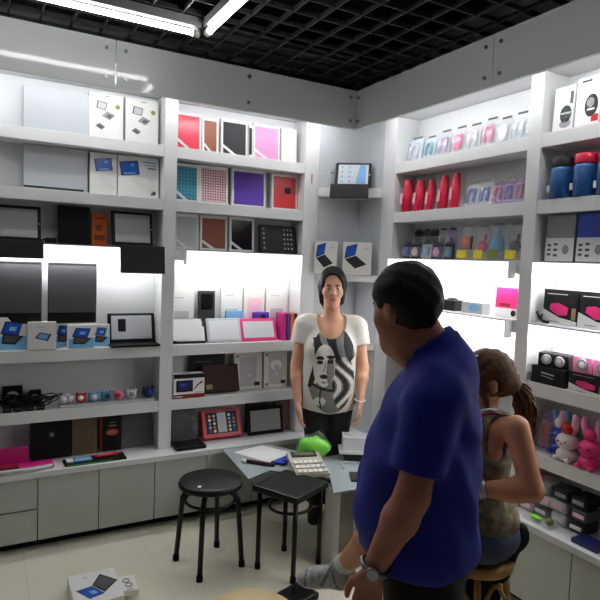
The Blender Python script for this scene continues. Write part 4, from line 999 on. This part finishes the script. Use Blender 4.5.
def head_prims(c, R, F, U, s=1, heavy=0):
    A = np.stack([R, F, U], 1)
    def p(x, y, z): return np.asarray(c)+(R*x+F*y+U*z)*s
    P = [('e', p(0, -.012, .03), V3(.074, .094, .088)*s, A, .02), ('e', p(0, .03, -.045), V3(.056+.008*heavy, .062, .066)*s, A, .03),
         ('c', p(0, .072, -.1), p(0, .055, -.092), .021*s, .024*s, .03), ('c', p(-.03, .07, .022), p(.03, .07, .022), .018*s, .018*s, .015),
         ('c', p(0, .088, .016), p(0, .106, -.026), .008*s, .0125*s, .012), ('c', p(-.012, .092, -.03), p(.012, .092, -.03), .009*s, .009*s, .008),
         ('c', p(-.018, .083, -.064), p(.018, .083, -.064), .0085*s, .0085*s, .01),
         ('c', p(-.042, .052, -.025), p(-.038, .06, -.02), .024*s, .022*s, .02), ('c', p(.042, .052, -.025), p(.038, .06, -.02), .024*s, .022*s, .02)]
    for sx in (-1, 1):
        P.append(('e', p(sx*.076, -.012, .0), V3(.009, .02, .032)*s, np.stack([unit(R+sx*-.35*F*-1), unit(F-sx*-.35*R*-1), U], 1), .006))
        P.append(('c', p(sx*.072, -.004, -.026), p(sx*.074, -.008, -.02), .008*s, .009*s, .006))
    return P, p
def face_bits(parent, org, p, R, F, U, s, lip='lip'):
    A = Matrix((R, F, U)).transposed()
    for sx in (-1, 1):
        m = MB(); c = Vector(p(sx*.031, .078, .006)-np.asarray(org))
        m.ball(c, (.0135*s, .0105*s, .0085*s), 'eye_white', 12, 8, A); c2 = Vector(p(sx*.031, .0872, .006)-np.asarray(org)); m.ball(c2, (.0055*s, .0022*s, .0055*s), 'hair_black', 10, 6, A)
        m.build('eye', parent)
        m = MB(); m.tube([Vector(p(sx*x, y, z)-np.asarray(org)) for x, y, z in ((.014, .0905, .024), (.03, .09, .029), (.046, .078, .024))], [.003*s, .0035*s, .002*s], 'hair_black', 6); m.build('eyebrow', parent)
    m = MB(); m.tube([Vector(p(x, y, z)-np.asarray(org)) for x, y, z in ((-.024, .081, -.064), (-.01, .0905, -.0615), (0, .091, -.0625), (.01, .0905, -.0615), (.024, .081, -.064))], [.002*s, .0055*s, .0055*s, .0055*s, .002*s], lip, 8); m.build('lips', parent)
def hand_prims(w, d, n, t, s=1, curl=.35):
    """w wrist, d toward the fingers, n palm normal, t thumb side"""
    w = np.asarray(w, float); d = unit(d); n = unit(n-d*(n@d)); t = unit(np.cross(n, d)*np.sign(np.cross(n, d)@t))
    P = [('c', w-d*.02*s, w+d*.015*s, .022*s, .02*s, .02)]
    L = [(.042, .026, .02), (.047, .03, .021), (.043, .028, .02), (.034, .02, .018)]
    for i in range(4):
        off = (.028-.0185*i)*s
        k = w+d*(.088-.004*abs(i-1))*s+t*off
        P.append(('c', w+d*.018*s+t*off*.55, k, .0135*s, .0115*s, .012))
        a = .12+curl*.4; q = k
        for j in range(3):
            dd = unit(d*math.cos(a)+n*math.sin(a)+t*.06*(1.5-i))
            e = q+dd*L[i][j]*s
            P.append(('c', q, e, (.0092-.0009*j)*s, (.0085-.0011*j)*s, .004)); q = e; a += curl*(1, .8, .6)[j]+.1
    b0 = w+d*.022*s+t*.02*s; b1 = b0+(d*.6+t*.62+n*.25)*.04*s; b2 = b1+unit(d*.9+t*.3+n*.25)*.032*s; b3 = b2+unit(d+n*.25)*.024*s
    P += [('c', b0, b1, .0155*s, .012*s, .012), ('c', b1, b2, .0105*s, .0095*s, .004), ('c', b2, b3, .0095*s, .0075*s, .004)]
    return P
def bounds(prims, pad=.04):
    lo = np.full(3, 9.); hi = -lo
    for p in prims:
        if p[0] == 'c':
            for q, r in ((p[1], p[3]), (p[2], p[4])): lo = np.minimum(lo, np.asarray(q)-r); hi = np.maximum(hi, np.asarray(q)+r)
        else: lo = np.minimum(lo, np.asarray(p[1])-max(p[2])); hi = np.maximum(hi, np.asarray(p[1])+max(p[2]))
    return lo-pad, hi+pad
def person(label, loc):
    return empty('person', label, 'person', loc)
def foot_prims(ank, F, s=1):
    a = np.asarray(ank, float); F = unit(F); Z = V3(0, 0, 1)
    return [('c', a, a+F*.02-Z*.035*s, .036*s, .034*s, .02), ('c', a-F*.035*s-Z*.052*s, a+F*.13*s-Z*.062*s, .03*s, .022*s, .03), ('c', a+F*.06*s-Z*.045*s, a+F*.14*s-Z*.062*s, .034*s, .024*s, .03)]
def limb(a, b, c, r0, r1, r2, bulge=1.0):
    """tapering arm or leg through the middle joint"""
    a, b, c = map(lambda q: np.asarray(q, float), (a, b, c))
    m = b+(c-b)*.3
    return [('c', a, b, r0, r1, .02), ('c', b, m, r1, r1*1.02*bulge, .02), ('c', m, c, r1*1.02*bulge, r2, .02)]

# ---- woman in the corner, facing the viewer
def build_woman():
    root0 = V3(-.098, .03, 0); F = unit(V3(-.484, -.873, 0)); R = V3(F[1], -F[0], 0)   # R = her right hand side
    Z = V3(0, 0, 1)
    def w(r, f, z): return root0+R*r+F*f+Z*z
    o = person('person standing in the corner in a white printed t-shirt and black trousers, arms hanging', tuple(root0))
    hip, neck = w(0, -.01, .80), w(0, -.015, 1.27)
    torso = [('e', w(0, -.01, .78), V3(.165, .115, .13), np.stack([R, F, Z], 1)), ('e', w(0, 0, .93), V3(.14, .1, .14), np.stack([R, F, Z], 1), .06),
             ('e', w(0, .0, 1.09), V3(.158, .108, .15), np.stack([R, F, Z], 1), .06), ('c', w(-.125, -.02, 1.215), w(.125, -.02, 1.215), .05, .05, .05),
             ('e', w(.07, .07, 1.07), V3(.062, .05, .06), None, .04), ('e', w(-.07, .07, 1.07), V3(.062, .05, .06), None, .04)]
    nk = [('c', w(0, -.02, 1.22), w(0, .0, 1.345), .055, .049, .03)]
    rs, re, rw = w(.165, -.015, 1.205), w(.205, .0, .94), w(.185, .07, .735)
    ls, le, lw = w(-.165, -.015, 1.205), w(-.21, .01, .95), w(-.19, .1, .76)
    arms = limb(rs, re, rw, .046, .036, .024)+limb(ls, le, lw, .046, .036, .024)
    legs = []
    for sx in (1, -1):
        legs += limb(w(sx*.075, 0, .74), w(sx*.06, .005, .43), w(sx*.05, -.01, .075), .08, .054, .037)+foot_prims(w(sx*.05, -.01, .075), F+R*sx*.1, .95)
    hR, hF, hU = head_frame(F, .12)
    hp, p = head_prims(w(0, .01, 1.445), hR, hF, hU, .96)
    body = torso+nk+arms+legs+hp
    hr = hand_prims(rw, V3(0, 0, -1)+F*.1+R*-.05, -R, F, .88, .3); hl = hand_prims(lw, V3(0, 0, -1)+F*.15, R, F, .88, .35)
    lo, hi = bounds(body)
    sdf_object('body', [(union(body, .03), lo, hi, .0095), (union(hr, .006), *bounds(hr, .02), .004), (union(hl, .006), *bounds(hl, .02), .004)], ['skin'], o, root0)
    face_bits(o, root0, p, hR, hF, hU, .96)
    A = np.stack([hR, hF, hU], 1)
    hc = p(0, -.012, .035)
    hair = [('e', hc, V3(.084, .1, .096), A), ('c', p(.062, -.03, .0), p(.06, -.035, -.1), .028, .02, .03), ('c', p(-.062, -.03, .0), p(-.06, -.035, -.1), .028, .02, .03), ('c', p(0, -.07, -.02), p(0, -.075, -.12), .065, .06, .03)]
    fh = union(hair, .02); face = [('e', p(0, .08, -.02), V3(.068, .062, .108), A), ('e', p(.02, .085, .06), V3(.035, .05, .03), A, .02)]
    ff = union(face)
    sdf_object('hair', [(lambda P: np.maximum(fh(P)+.0018*np.sin(P[:, 0]*260+20*P[:, 2]), -ff(P)), *bounds(hair), .0055)], ['hair_black'], o, root0)
    # t-shirt
    tr = [('e', w(0, -.01, .76), V3(.178, .122, .17), np.stack([R, F, Z], 1)), ('e', w(0, 0, .92), V3(.17, .115, .17), np.stack([R, F, Z], 1), .06)]+torso[2:]
    sl = [('c', rs, rs+(re-rs)*.6, .052, .052, .03), ('c', ls, ls+(le-ls)*.6, .052, .052, .03)]
    ft = union(tr+sl, .035, .012)
    nb = w(0, .06, 1.255)
    def shirt(P):
        d = ft(P); q = P-root0
        hem = .675+.02*np.abs(q@R)/.15
        d = np.maximum(d, hem-P[:, 2])
        for s_, e_ in ((rs, re), (ls, le)):
            ax = unit(e_-s_); tt = (P-s_)@ax; side = np.abs((P-root0)@R) > .16
            d = np.maximum(d, np.where(side & (P[:, 2] < 1.2), tt-.115, -1))
        d = np.maximum(d, -d_ell(P, nb, V3(.092, .14, .125), np.stack([R, F, Z], 1)))
        return np.maximum(d, P[:, 2]-1.3)
    def pick(c):
        q = c-root0; x = q@(-R); z = c[:, 2]; f = q@F
        # x,z to print units: 1 unit = the height of the print
        X = (x-.004)/.148; Y = (z-.95)/.268
        out = np.zeros(len(c))
        def e(cx, cy, rx, ry): return ((X-cx)/rx)**2+((Y-cy)/ry)**2 < 1
        wv = np.sin(15*(X*.75+Y*.55)+3*np.sin(3.2*Y+X)); w2 = np.sin(11*X+5*np.sin(4.5*Y)+2*Y)
        reg = e(.05, .0, 1.02, 1.0)
        h = (e(.3, .56, .8, .46) | e(-.2, .66, .6, .3)) & reg
        out[h] = 1; out[h & (wv > -.2)] = 2
        st = (np.abs(X+.72-.14*np.sin(3*Y+.5)) < .11) & (Y > -.42) & (Y < .72); out[st] = 2
        lo = e(-.05, -.62, .9, .38) & reg; out[lo] = 1
        cu = e(.55, -.3, .46, .62) & reg; out[cu] = 1; out[cu & (w2 > .25)] = 2; out[cu & (w2 < -.55)] = 0
        fc = e(-.27, .1, .45, .48); out[fc] = 0; out[e(-.02, .0, .16, .34) & fc] = 1
        out[e(-.45, .27, .17, .045) | e(-.02, .3, .17, .045)] = 2; out[e(-.44, .17, .13, .05) | e(-.04, .19, .12, .045)] = 2
        out[(np.abs(X+.27-.05*np.sin(9*Y)) < .025) & (Y > -.05) & (Y < .2)] = 1; out[e(-.28, -.15, .16, .05)] = 2; out[e(-.26, -.28, .1, .03)] = 1
        out[(np.abs(Y+.45-.22*X*X) < .03) & (X < .2) & (X > -.75)] = 2
        out[e(-.4, -.72, .25, .1)] = 0; out[(np.abs(X+.1-.3*np.sin(2.5*Y)) < .03) & (Y < -.4) & (Y > -.9)] = 2
        out[(f < .02)] = 0
        return out
    sdf_object('tshirt', [(shirt, *bounds(tr+sl), .0055)], ['tee', 'tee_grey', 'tee_black'], o, root0, pick)
    pt = [('e', w(0, -.01, .76), V3(.165, .115, .12), np.stack([R, F, Z], 1))]
    for sx in (1, -1): pt += limb(w(sx*.075, 0, .74), w(sx*.06, .005, .43), w(sx*.05, -.01, .1), .082, .058, .045)
    fp = union(pt, .03, .009)
    sdf_object('trousers', [(lambda P: np.maximum(np.maximum(fp(P), P[:, 2]-.84), .07-P[:, 2]), *bounds(pt), .009)], ['trousers'], o, root0)
    for sx in (1, -1):
        fs = foot_prims(w(sx*.05, -.01, .075), F+R*sx*.1, .95); f1 = union(fs, .02, .008)
        sdf_object('shoe', [(lambda P: np.maximum(np.maximum(f1(P), P[:, 2]-.07), .002-P[:, 2]), *bounds(fs), .007)], ['black'], o, root0)
    m = MB(); c = Vector(lw-root0); n = 20; m.tube([c+Vector((math.cos(2*PI*k/n)*.031, math.sin(2*PI*k/n)*.031, .012+.004*math.sin(2*PI*k/n))) for k in range(n)], .004, 'white', 6, True); m.build('bracelet', o)
    m = MB(); n0 = 17
    q = [Vector(w(.095*math.sin(a), .05+.085*math.cos(a)*1.0, 1.262-.108*max(0, math.cos(a))) - root0) for a in [PI*(-.5+k/(n0-1)) for k in range(n0)]]
    return o
build_woman()

# ---- man in blue, standing with his back to the viewer
def build_man():
    root0 = V3(-.889, -1.784, 0); F = unit(V3(-.72, .69, 0)); R = V3(F[1], -F[0], 0); Z = V3(0, 0, 1)
    def w(r, f, z): return root0+R*r+F*f+Z*z
    B = np.stack([R, F, Z], 1)
    o = person('person in a blue polo shirt and black trousers, back to the viewer, wearing a wristwatch', tuple(root0))
    torso = [('e', w(0, .01, .8), V3(.158, .122, .15), B), ('e', w(0, .045, .95), V3(.165, .15, .17), B, .07), ('e', w(0, .01, 1.14), V3(.18, .13, .17), B, .07),
             ('c', w(-.13, -.01, 1.27), w(.13, -.01, 1.27), .06, .06, .06), ('c', w(-.09, -.03, 1.315), w(.09, -.03, 1.315), .05, .05, .05)]
    nk = [('c', w(0, -.02, 1.3), w(0, .06, 1.43), .07, .062, .04)]
    ls, le, lw = w(-.165, .0, 1.255), w(-.205, .035, 1.025), w(-.2, .125, .815)
    rs, re, rw = w(.165, .0, 1.255), w(.21, .0, 1.0), w(.2, .05, .77)
    arms = limb(ls, le, lw, .05, .042, .029, 1.05)+limb(rs, re, rw, .05, .042, .029, 1.05)
    legs = []
    for sx in (1, -1): legs += limb(w(sx*.09, 0, .74), w(sx*.1, .01, .42), w(sx*.11, -.02, .085), .092, .062, .043)+foot_prims(w(sx*.11, -.02, .085), F+R*sx*.2, 1.08)
    HF = unit(-V3(.875, -.482, 0)*.6+V3(.484, .873, 0)*.8)
    hR, hF, hU = head_frame(HF, .2)
    hp, p = head_prims(w(-.005, .095, 1.478), hR, hF, hU, .96, 1)
    hp += [('c', p(0, .05, -.105), p(0, .0, -.12), .034, .05, .03)]
    body = torso+nk+arms+legs+hp
    hl = hand_prims(lw, V3(0, 0, -1)+F*.12, R, F, 1.02, .3); hr = hand_prims(rw, V3(0, 0, -1)+F*.3, -R, F, 1.0, .3)
    sdf_object('body', [(union(body, .03), *bounds(body), .0095), (union(hl, .006), *bounds(hl, .02), .004), (union(hr, .006), *bounds(hr, .02), .004)], ['skin_man'], o, root0)
    face_bits(o, root0, p, hR, hF, hU, .96)
    A = np.stack([hR, hF, hU], 1)
    hair = [('e', p(0, -.016, .036), V3(.085, .106, .098), A), ('c', p(0, -.07, .0), p(0, -.065, -.02), .05, .042, .03)]
    fh = union(hair, .02); cut = union([('e', p(0, .1, -.035), V3(.1, .1, .105), A), ('e', p(.085, .0, -.03), V3(.03, .04, .045), A), ('e', p(-.085, .0, -.03), V3(.03, .04, .045), A)], .01)
    sdf_object('hair', [(lambda P: np.maximum(fh(P)+.0025*np.sin(P[:, 0]*130+9*P[:, 2])*np.sin(P[:, 2]*95+40*P[:, 1]), -cut(P)), *bounds(hair), .006)], ['hair_black'], o, root0)
    tr = [('e', w(0, .015, .76), V3(.172, .14, .36), B), ('e', w(0, .04, .95), V3(.18, .152, .22), B, .07)]+torso[2:]
    sl = [('c', ls, ls+(le-ls)*.85, .058, .054, .03), ('c', rs, rs+(re-rs)*.85, .058, .054, .03), ('c', w(0, -.025, 1.32), w(0, .015, 1.38), .075, .07, .04)]
    ft = union(tr, .04, .012); fsl = [union([q_], .02, .012) for q_ in sl[:2]]; fnk = union(sl[2:], .03, .012)
    def shirt(P):
        d = smin(ft(P), fnk(P), .05)
        # soft folds in the cloth
        q = P-root0; u = q@R; v = q@F
        d = d+.006*np.sin(u*38+P[:, 2]*22)*np.clip((1.2-P[:, 2])*3, 0, 1)+.0045*np.sin(v*30-P[:, 2]*34+2*np.sin(u*20))
        d = np.maximum(d, .785-P[:, 2])
        for fs1, s_, e_ in ((fsl[0], ls, le), (fsl[1], rs, re)):
            ax = unit(e_-s_); d = smin(d, np.maximum(fs1(P), (P-s_)@ax-.175), .03)
        nrm = unit(Z*.8+F*.55)                              # collar line slopes down to the front
        d = np.maximum(d, (P-w(0, 0, 1.395))@nrm)
        return d
    sdf_object('polo_shirt', [(shirt, *bounds(tr+sl), .008)], ['polo'], o, root0)
    # fold-down collar
    col = [('c', w(0, .0, 1.35), w(0, .06, 1.43), .079, .069, .02)]
    fcol = union(col, .02, .006); fin = union(col, .02, -.004)
    def collar(P):
        n1 = unit(Z*.8+F*.6); d = np.maximum(fcol(P), -fin(P)); h = (P-w(0, 0, 1.4))@n1
        return np.maximum(np.maximum(d, h-.012), -h-.028)
    sdf_object('collar', [(collar, *bounds(col), .006)], ['polo'], o, root0)
    pt = [('e', w(0, .01, .8), V3(.162, .128, .13), B)]
    for sx in (1, -1): pt += limb(w(sx*.09, 0, .74), w(sx*.1, .01, .42), w(sx*.11, -.02, .12), .098, .07, .06)
    fp = union(pt, .03, .01)
    sdf_object('trousers', [(lambda P: np.maximum(np.maximum(fp(P), P[:, 2]-.9), .06-P[:, 2]), *bounds(pt), .0095)], ['trousers'], o, root0)
    for sx in (1, -1):
        fs = foot_prims(w(sx*.11, -.02, .085), F+R*sx*.2, 1.08); f1 = union(fs, .02, .009)
        sdf_object('shoe', [(lambda P: np.maximum(np.maximum(f1(P), P[:, 2]-.08), .002-P[:, 2]), *bounds(fs), .007)], ['black'], o, root0)
    t = unit(lw-le); a = unit(np.cross(t, F)); b2 = np.cross(t, a); c = lw-t*.012-root0
    wt = None
    m = MB(); n = 28; m.tube([Vector(c+(a*math.cos(2*PI*k/n)+b2*math.sin(2*PI*k/n))*.0355) for k in range(n)], .007, 'steel', 8, True); wt = m.build('watch', o)
    m = MB(); out = unit(a*np.sign(a@-R)*1.0); m.tube([Vector(c+out*.034), Vector(c+out*.044)], .018, 'steel', 18); m.tube([Vector(c+out*.0441), Vector(c+out*.0447)], .0145, 'white', 18); m.build('watch_face', wt)
    return o
build_man()

# ---- seated girl
def build_girl():
    root0 = V3(GS[0], GS[1], .025); cr = V3(.875, -.482, 0); cf = V3(.484, .873, 0)
    F = unit(-cr+cf*.03); R = V3(F[1], -F[0], 0); Z = V3(0, 0, 1); B = np.stack([R, F, Z], 1)
    def w(r, f, z): return root0+R*r+F*f+Z*z
    o = person('person with a brown ponytail seated on the wooden stool in a patterned tank top', tuple(root0))
    torso = [('e', w(0, -.02, .55), V3(.16, .13, .1), B), ('e', w(0, .01, .68), V3(.13, .1, .13), B, .06), ('e', w(0, .0, .85), V3(.14, .1, .16), B, .06),
             ('c', w(-.12, -.04, .99), w(.12, .02, .985), .045, .045, .05), ('e', w(.06, .075, .86), V3(.058, .05, .06), None, .04), ('e', w(-.06, .075, .86), V3(.058, .05, .06), None, .04)]
    nk = [('c', w(0, .0, .99), w(0, .02, 1.06), .052, .046, .03)]
    ls, le, lw = w(-.16, -.075, 1.0), w(-.215, -.125, .79), w(-.17, .06, .77)
    rs, re, rw = w(.155, .02, .975), w(.19, .15, .79), w(.07, .15, .98)
    arms = limb(ls, le, lw, .047, .039, .025, 1.05)+limb(rs, re, rw, .045, .037, .025)
    rk, ra = w(.1, .36, .53), w(.14, .24, .12); lk, la = w(-.1, .4, .55), w(.06, .52, .325)
    legs = limb(w(.08, .0, .545), rk, ra, .085, .058, .037)+limb(w(-.08, .0, .555), lk, la, .085, .056, .036)+foot_prims(ra, F, .95)
    HF = unit(-cr*.95+cf*.12)
    hR, hF, hU = head_frame(HF, .32)
    hp, p = head_prims(w(0, -.005, 1.128), hR, hF, hU, .98)
    body = torso+nk+arms+legs+hp
    hl = hand_prims(lw, unit(lw-le)+F*.3, Z*-1, R, .88, .4); hr = hand_prims(rw, unit(Z*.9+F*-.1-R*.3), -F, Z*.3-R, .88, .5)
    sdf_object('body', [(union(body, .028), *bounds(body), .0095), (union(hl, .006), *bounds(hl, .02), .004), (union(hr, .006), *bounds(hr, .02), .004)], ['skin_girl'], o, root0)
    face_bits(o, root0, p, hR, hF, hU, .98)
    A = np.stack([hR, hF, hU], 1)
    hair = [('e', p(0, -.014, .036), V3(.088, .108, .098), A), ('c', p(0, -.06, .0), p(0, -.08, -.02), .06, .05, .03), ('c', p(-.066, .02, .04), p(-.074, .03, -.07), .02, .011, .02), ('c', p(.066, .02, .04), p(.074, .03, -.07), .02, .011, .02)]
    fh = union(hair, .02); cut = union([('e', p(0, .1, -.04), V3(.07, .085, .115), A), ('e', p(-.09, -.012, -.004), V3(.022, .022, .034), A)], .01)
    def fhair(P):
        q = P-np.asarray(p(0, 0, 0)); wv = .0022*np.sin((q@hU)*190+(q@hF)*60)
        return np.maximum(fh(P)+wv, -cut(P))
    hm = sdf_object('hair', [(fhair, *bounds(hair), .0065)], ['hair_brown'], o, root0)
    tail = [('c', p(0, -.105, -.005), p(0, -.15, -.03), .03, .045, .02), ('c', p(0, -.15, -.03), p(0, -.165, -.12), .046, .05, .02), ('c', p(0, -.165, -.12), p(0, -.14, -.23), .05, .03, .02)]
    ftl = union(tail, .02)
    def ftail(P):
        q = P-np.asarray(p(0, 0, 0)); return ftl(P)+.006*np.sin((q@hU)*70+(q@hF)*110)*np.cos((q@hR)*90+(q@hU)*40)
    m = MB(); rnd = random.Random(5)
    for k in range(150):
        a = rnd.random()*2*PI; rr_ = math.sqrt(rnd.random()); wob = rnd.uniform(-.012, .012); ln = rnd.uniform(.75, 1.08)
        pts = []
        for j, (cy, cz, rad) in enumerate(((-.088, -.035, .018), (-.11, -.05, .024), (-.122, -.085, .036), (-.122, -.13, .04), (-.115, -.18, .04), (-.105, -.22, .034), (-.1, -.255, .018))):
            cz2 = -.0+(cz)*ln; q_ = p(math.cos(a)*rad*rr_+wob*math.sin(j*1.9+a*3), cy+math.sin(a)*rad*rr_+wob*math.cos(j*1.7+a), cz2)
            pts.append(Vector(q_-root0))
        m.tube(pts, [.0035, .004, .0045, .0045, .004, .003, .0012], 'hair_brown', 5)
    m.build('ponytail', o)
    m = MB(); m.ball(Vector(p(0, -.1, -.042)-root0), .025, 'leather_brown', 12, 8); m.build('hair_tie', o)
    m = MB(); a0 = p(-.05, .03, .125); m.tube([Vector(a0+(hF*math.cos(t)*.018-hR*.0+hR*math.sin(t)*.012)-root0) for t in [2*PI*k/14 for k in range(14)]], .003, 'silver', 6, True); m.build('hair_clip', o)
    # tank top
    tt = torso[1:]
    ft = union([('e', w(0, -.01, .6), V3(.165, .135, .12), B)]+tt, .05, .011)
    def tank(P):
        d = ft(P); q = P-root0; r = np.abs(q@R); f = q@F; z = P[:, 2]
        d = np.maximum(d, .56-z)
        d = np.maximum(d, -d_ell(P, w(.182, .01, .95), V3(.075, .075, .11), B)); d = np.maximum(d, -d_ell(P, w(-.182, -.03, .95), V3(.075, .075, .11), B))
        d = np.maximum(d, -d_ell(P, w(0, .07, 1.03), V3(.078, .1, .11), B)); d = np.maximum(d, -d_ell(P, w(0, -.07, 1.05), V3(.08, .06, .075), B))
        return d
    sdf_object('tank_top', [(tank, *bounds(tt+[('e', w(0, -.01, .6), V3(.165, .135, .12), B)]), .0075)], ['tank_print'], o, root0)
    for sx in (-1, 1):
        m = MB(); P = []
        for k in range(11):
            a = PI*k/10
            P.append(Vector(w(sx*(.118+.028*math.sin(a)*.4), .0+.088*math.cos(a)*1.15, .925+.118*math.sin(a))-root0))
        m.tube(P, .006, 'dark_red', 8); m.build('strap', o)
    m = MB(); P = [Vector(w(-.085, .0+.09*math.cos(a), .94+.105*math.sin(a))-root0) for a in [PI*k/10 for k in range(11)]]; m.tube(P, .0055, 'white', 8); m.build('inner_strap', o)
    sh = [('e', w(0, -.02, .55), V3(.165, .135, .1), B)]+[('c', w(.08, .0, .545), w(.08, 0, .545)+(rk-w(.08, 0, .545))*.6, .09, .075, .03), ('c', w(-.08, .0, .555), w(-.08, 0, .555)+(lk-w(-.08, 0, .555))*.6, .09, .075, .03)]
    fs_ = union(sh, .03, .01)
    sdf_object('denim_shorts', [(lambda P: np.maximum(np.maximum(fs_(P), P[:, 2]-.625), .479-P[:, 2]), *bounds(sh), .008)], ['denim'], o, root0)
    # bracelet watch on the left wrist
    t = unit(lw-le); a = unit(np.cross(t, Z)); b2 = np.cross(t, a); c = lw-t*.018-root0
    m = MB(); n = 22
    for dx in (-.007, .004): m.tube([Vector(c+t*dx+(a*math.cos(2*PI*k/n)+b2*math.sin(2*PI*k/n))*.031) for k in range(n)], .006, 'silver', 8, True)
    m.build('bracelet', o)
    # sneaker and sock on the crossed foot
    fd = unit(-cr*.93+cf*.25-Z*.1); up = unit(np.cross(np.cross(fd, Z), fd)); up = up if up[2] > 0 else -up; sd = np.cross(fd, up); S = np.stack([sd, fd, up], 1)
    a = la
    shoe = [('e', a-up*.045+fd*.0, V3(.042, .05, .045), S), ('e', a-up*.05+fd*.07, V3(.042, .075, .04), S, .03), ('e', a-up*.06+fd*.135, V3(.044, .06, .032), S, .03), ('c', a-up*.03, a+up*.0, .045, .043, .03)]
    f1 = union(shoe, .03, .004)
    def spick(c_):
        q = c_-a; x = q@fd; z = q@up; y = q@sd; out = np.zeros(len(c_))
        out[(z < -.075)] = 2; out[(np.abs(x-.02-.35*(z+.045)) < .005) & (z > -.07) & (np.abs(y) > .02)] = 1
        out[(np.abs(x-.07+.5*(z+.045)) < .005) & (z > -.07) & (np.abs(y) > .02)] = 1; out[(np.abs(x-.15) < .004) & (z > -.075)] = 1
        return out
    sdf_object('sneaker', [(lambda P: np.maximum(f1(P), -((P-a)@up)-.088), *bounds(shoe), .006)], ['sneaker', 'sneaker_dark', 'rubber'], o, root0, spick)
    ta = unit(lk-la)
    sk = [('c', a+up*.0, a+ta*.05+up*.0, .0455, .043)]
    sdf_object('sock', [(union(sk, .01), *bounds(sk), .006)], ['sock'], o, root0)
    m = MB()
    for k in range(4):
        cc = a+fd*(.045+.022*k)-up*(.008+.009*k); m.tube([Vector(cc+sd*.024-root0), Vector(cc+up*.006-root0), Vector(cc-sd*.024-root0)], .0032, 'white', 6)
    m.build('laces', o)
    fs = foot_prims(ra, F, .95); f2 = union(fs, .02, .008)
    sdf_object('shoe', [(lambda P: np.maximum(np.maximum(f2(P), P[:, 2]-.11), .03-P[:, 2]), *bounds(fs), .007)], ['sneaker'], o, root0)
    return o
build_girl()
# black jacket hanging from the stool behind her
gcr = V3(.875, -.482, 0); gcf = V3(.484, .873, 0)
jc = V3(GS[0], GS[1], 0)+gcr*.03-gcf*.01
o = empty('jacket', 'black jacket hanging from the wooden stool below the girl', 'jacket', (jc[0], jc[1], .0))
Bj = np.stack([gcr, gcf, V3(0, 0, 1)], 1)
jk = [('e', jc+V3(0, 0, .215), V3(.09, .03, .19), Bj), ('c', jc+V3(0, 0, .38)+gcr*.08, jc+V3(0, 0, .56)+gcr*.115-gcf*.05, .02, .025), ('e', jc+V3(0, 0, .58)+gcr*.115-gcf*.06, V3(.035, .03, .05), Bj)]
fj = union(jk, .04)
sdf_object('cloth', [(lambda P: fj(P)+.006*np.sin((P@gcr)*70)*np.sin(P[:, 2]*9+1), *bounds(jk), .009)], ['black_matte'], o, (jc[0], jc[1], 0))

# ------------------------------------------------------------------ camera, world, exposure
cam = bpy.data.cameras.new('camera'); co = bpy.data.objects.new('camera', cam); COL.objects.link(co)
yaw, pitch, roll = .5062, -.0676, .0385
fw = Vector((math.sin(yaw)*math.cos(pitch), math.cos(yaw)*math.cos(pitch), math.sin(pitch)))
r0 = Vector((math.cos(yaw), -math.sin(yaw), 0)); u0 = r0.cross(fw)
rr = r0*math.cos(roll)+u0*math.sin(roll); uu = -r0*math.sin(roll)+u0*math.cos(roll)
co.matrix_world = Matrix(((rr.x, uu.x, -fw.x, -2.0), (rr.y, uu.y, -fw.y, -2.9941), (rr.z, uu.z, -fw.z, 1.6), (0, 0, 0, 1)))
cam.sensor_width = 36; cam.lens = 578.53/600*36; cam.clip_start = .05; cam.clip_end = 60
S.camera = co
wd = bpy.data.worlds.new('world'); S.world = wd; wd.use_nodes = True
bg = wd.node_tree.nodes['Background']; bg.inputs['Color'].default_value = (.8, .86, .9, 1); bg.inputs['Strength'].default_value = .05
S.view_settings.view_transform = 'Standard'; S.view_settings.look = 'None'; S.view_settings.gamma = 1; S.view_settings.exposure = -.22
S.cycles.max_bounces = 8; S.cycles.transparent_max_bounces = 12; S.cycles.caustics_reflective = False; S.cycles.caustics_refractive = False; S.cycles.sample_clamp_indirect = 6
S.cycles.use_denoising = True
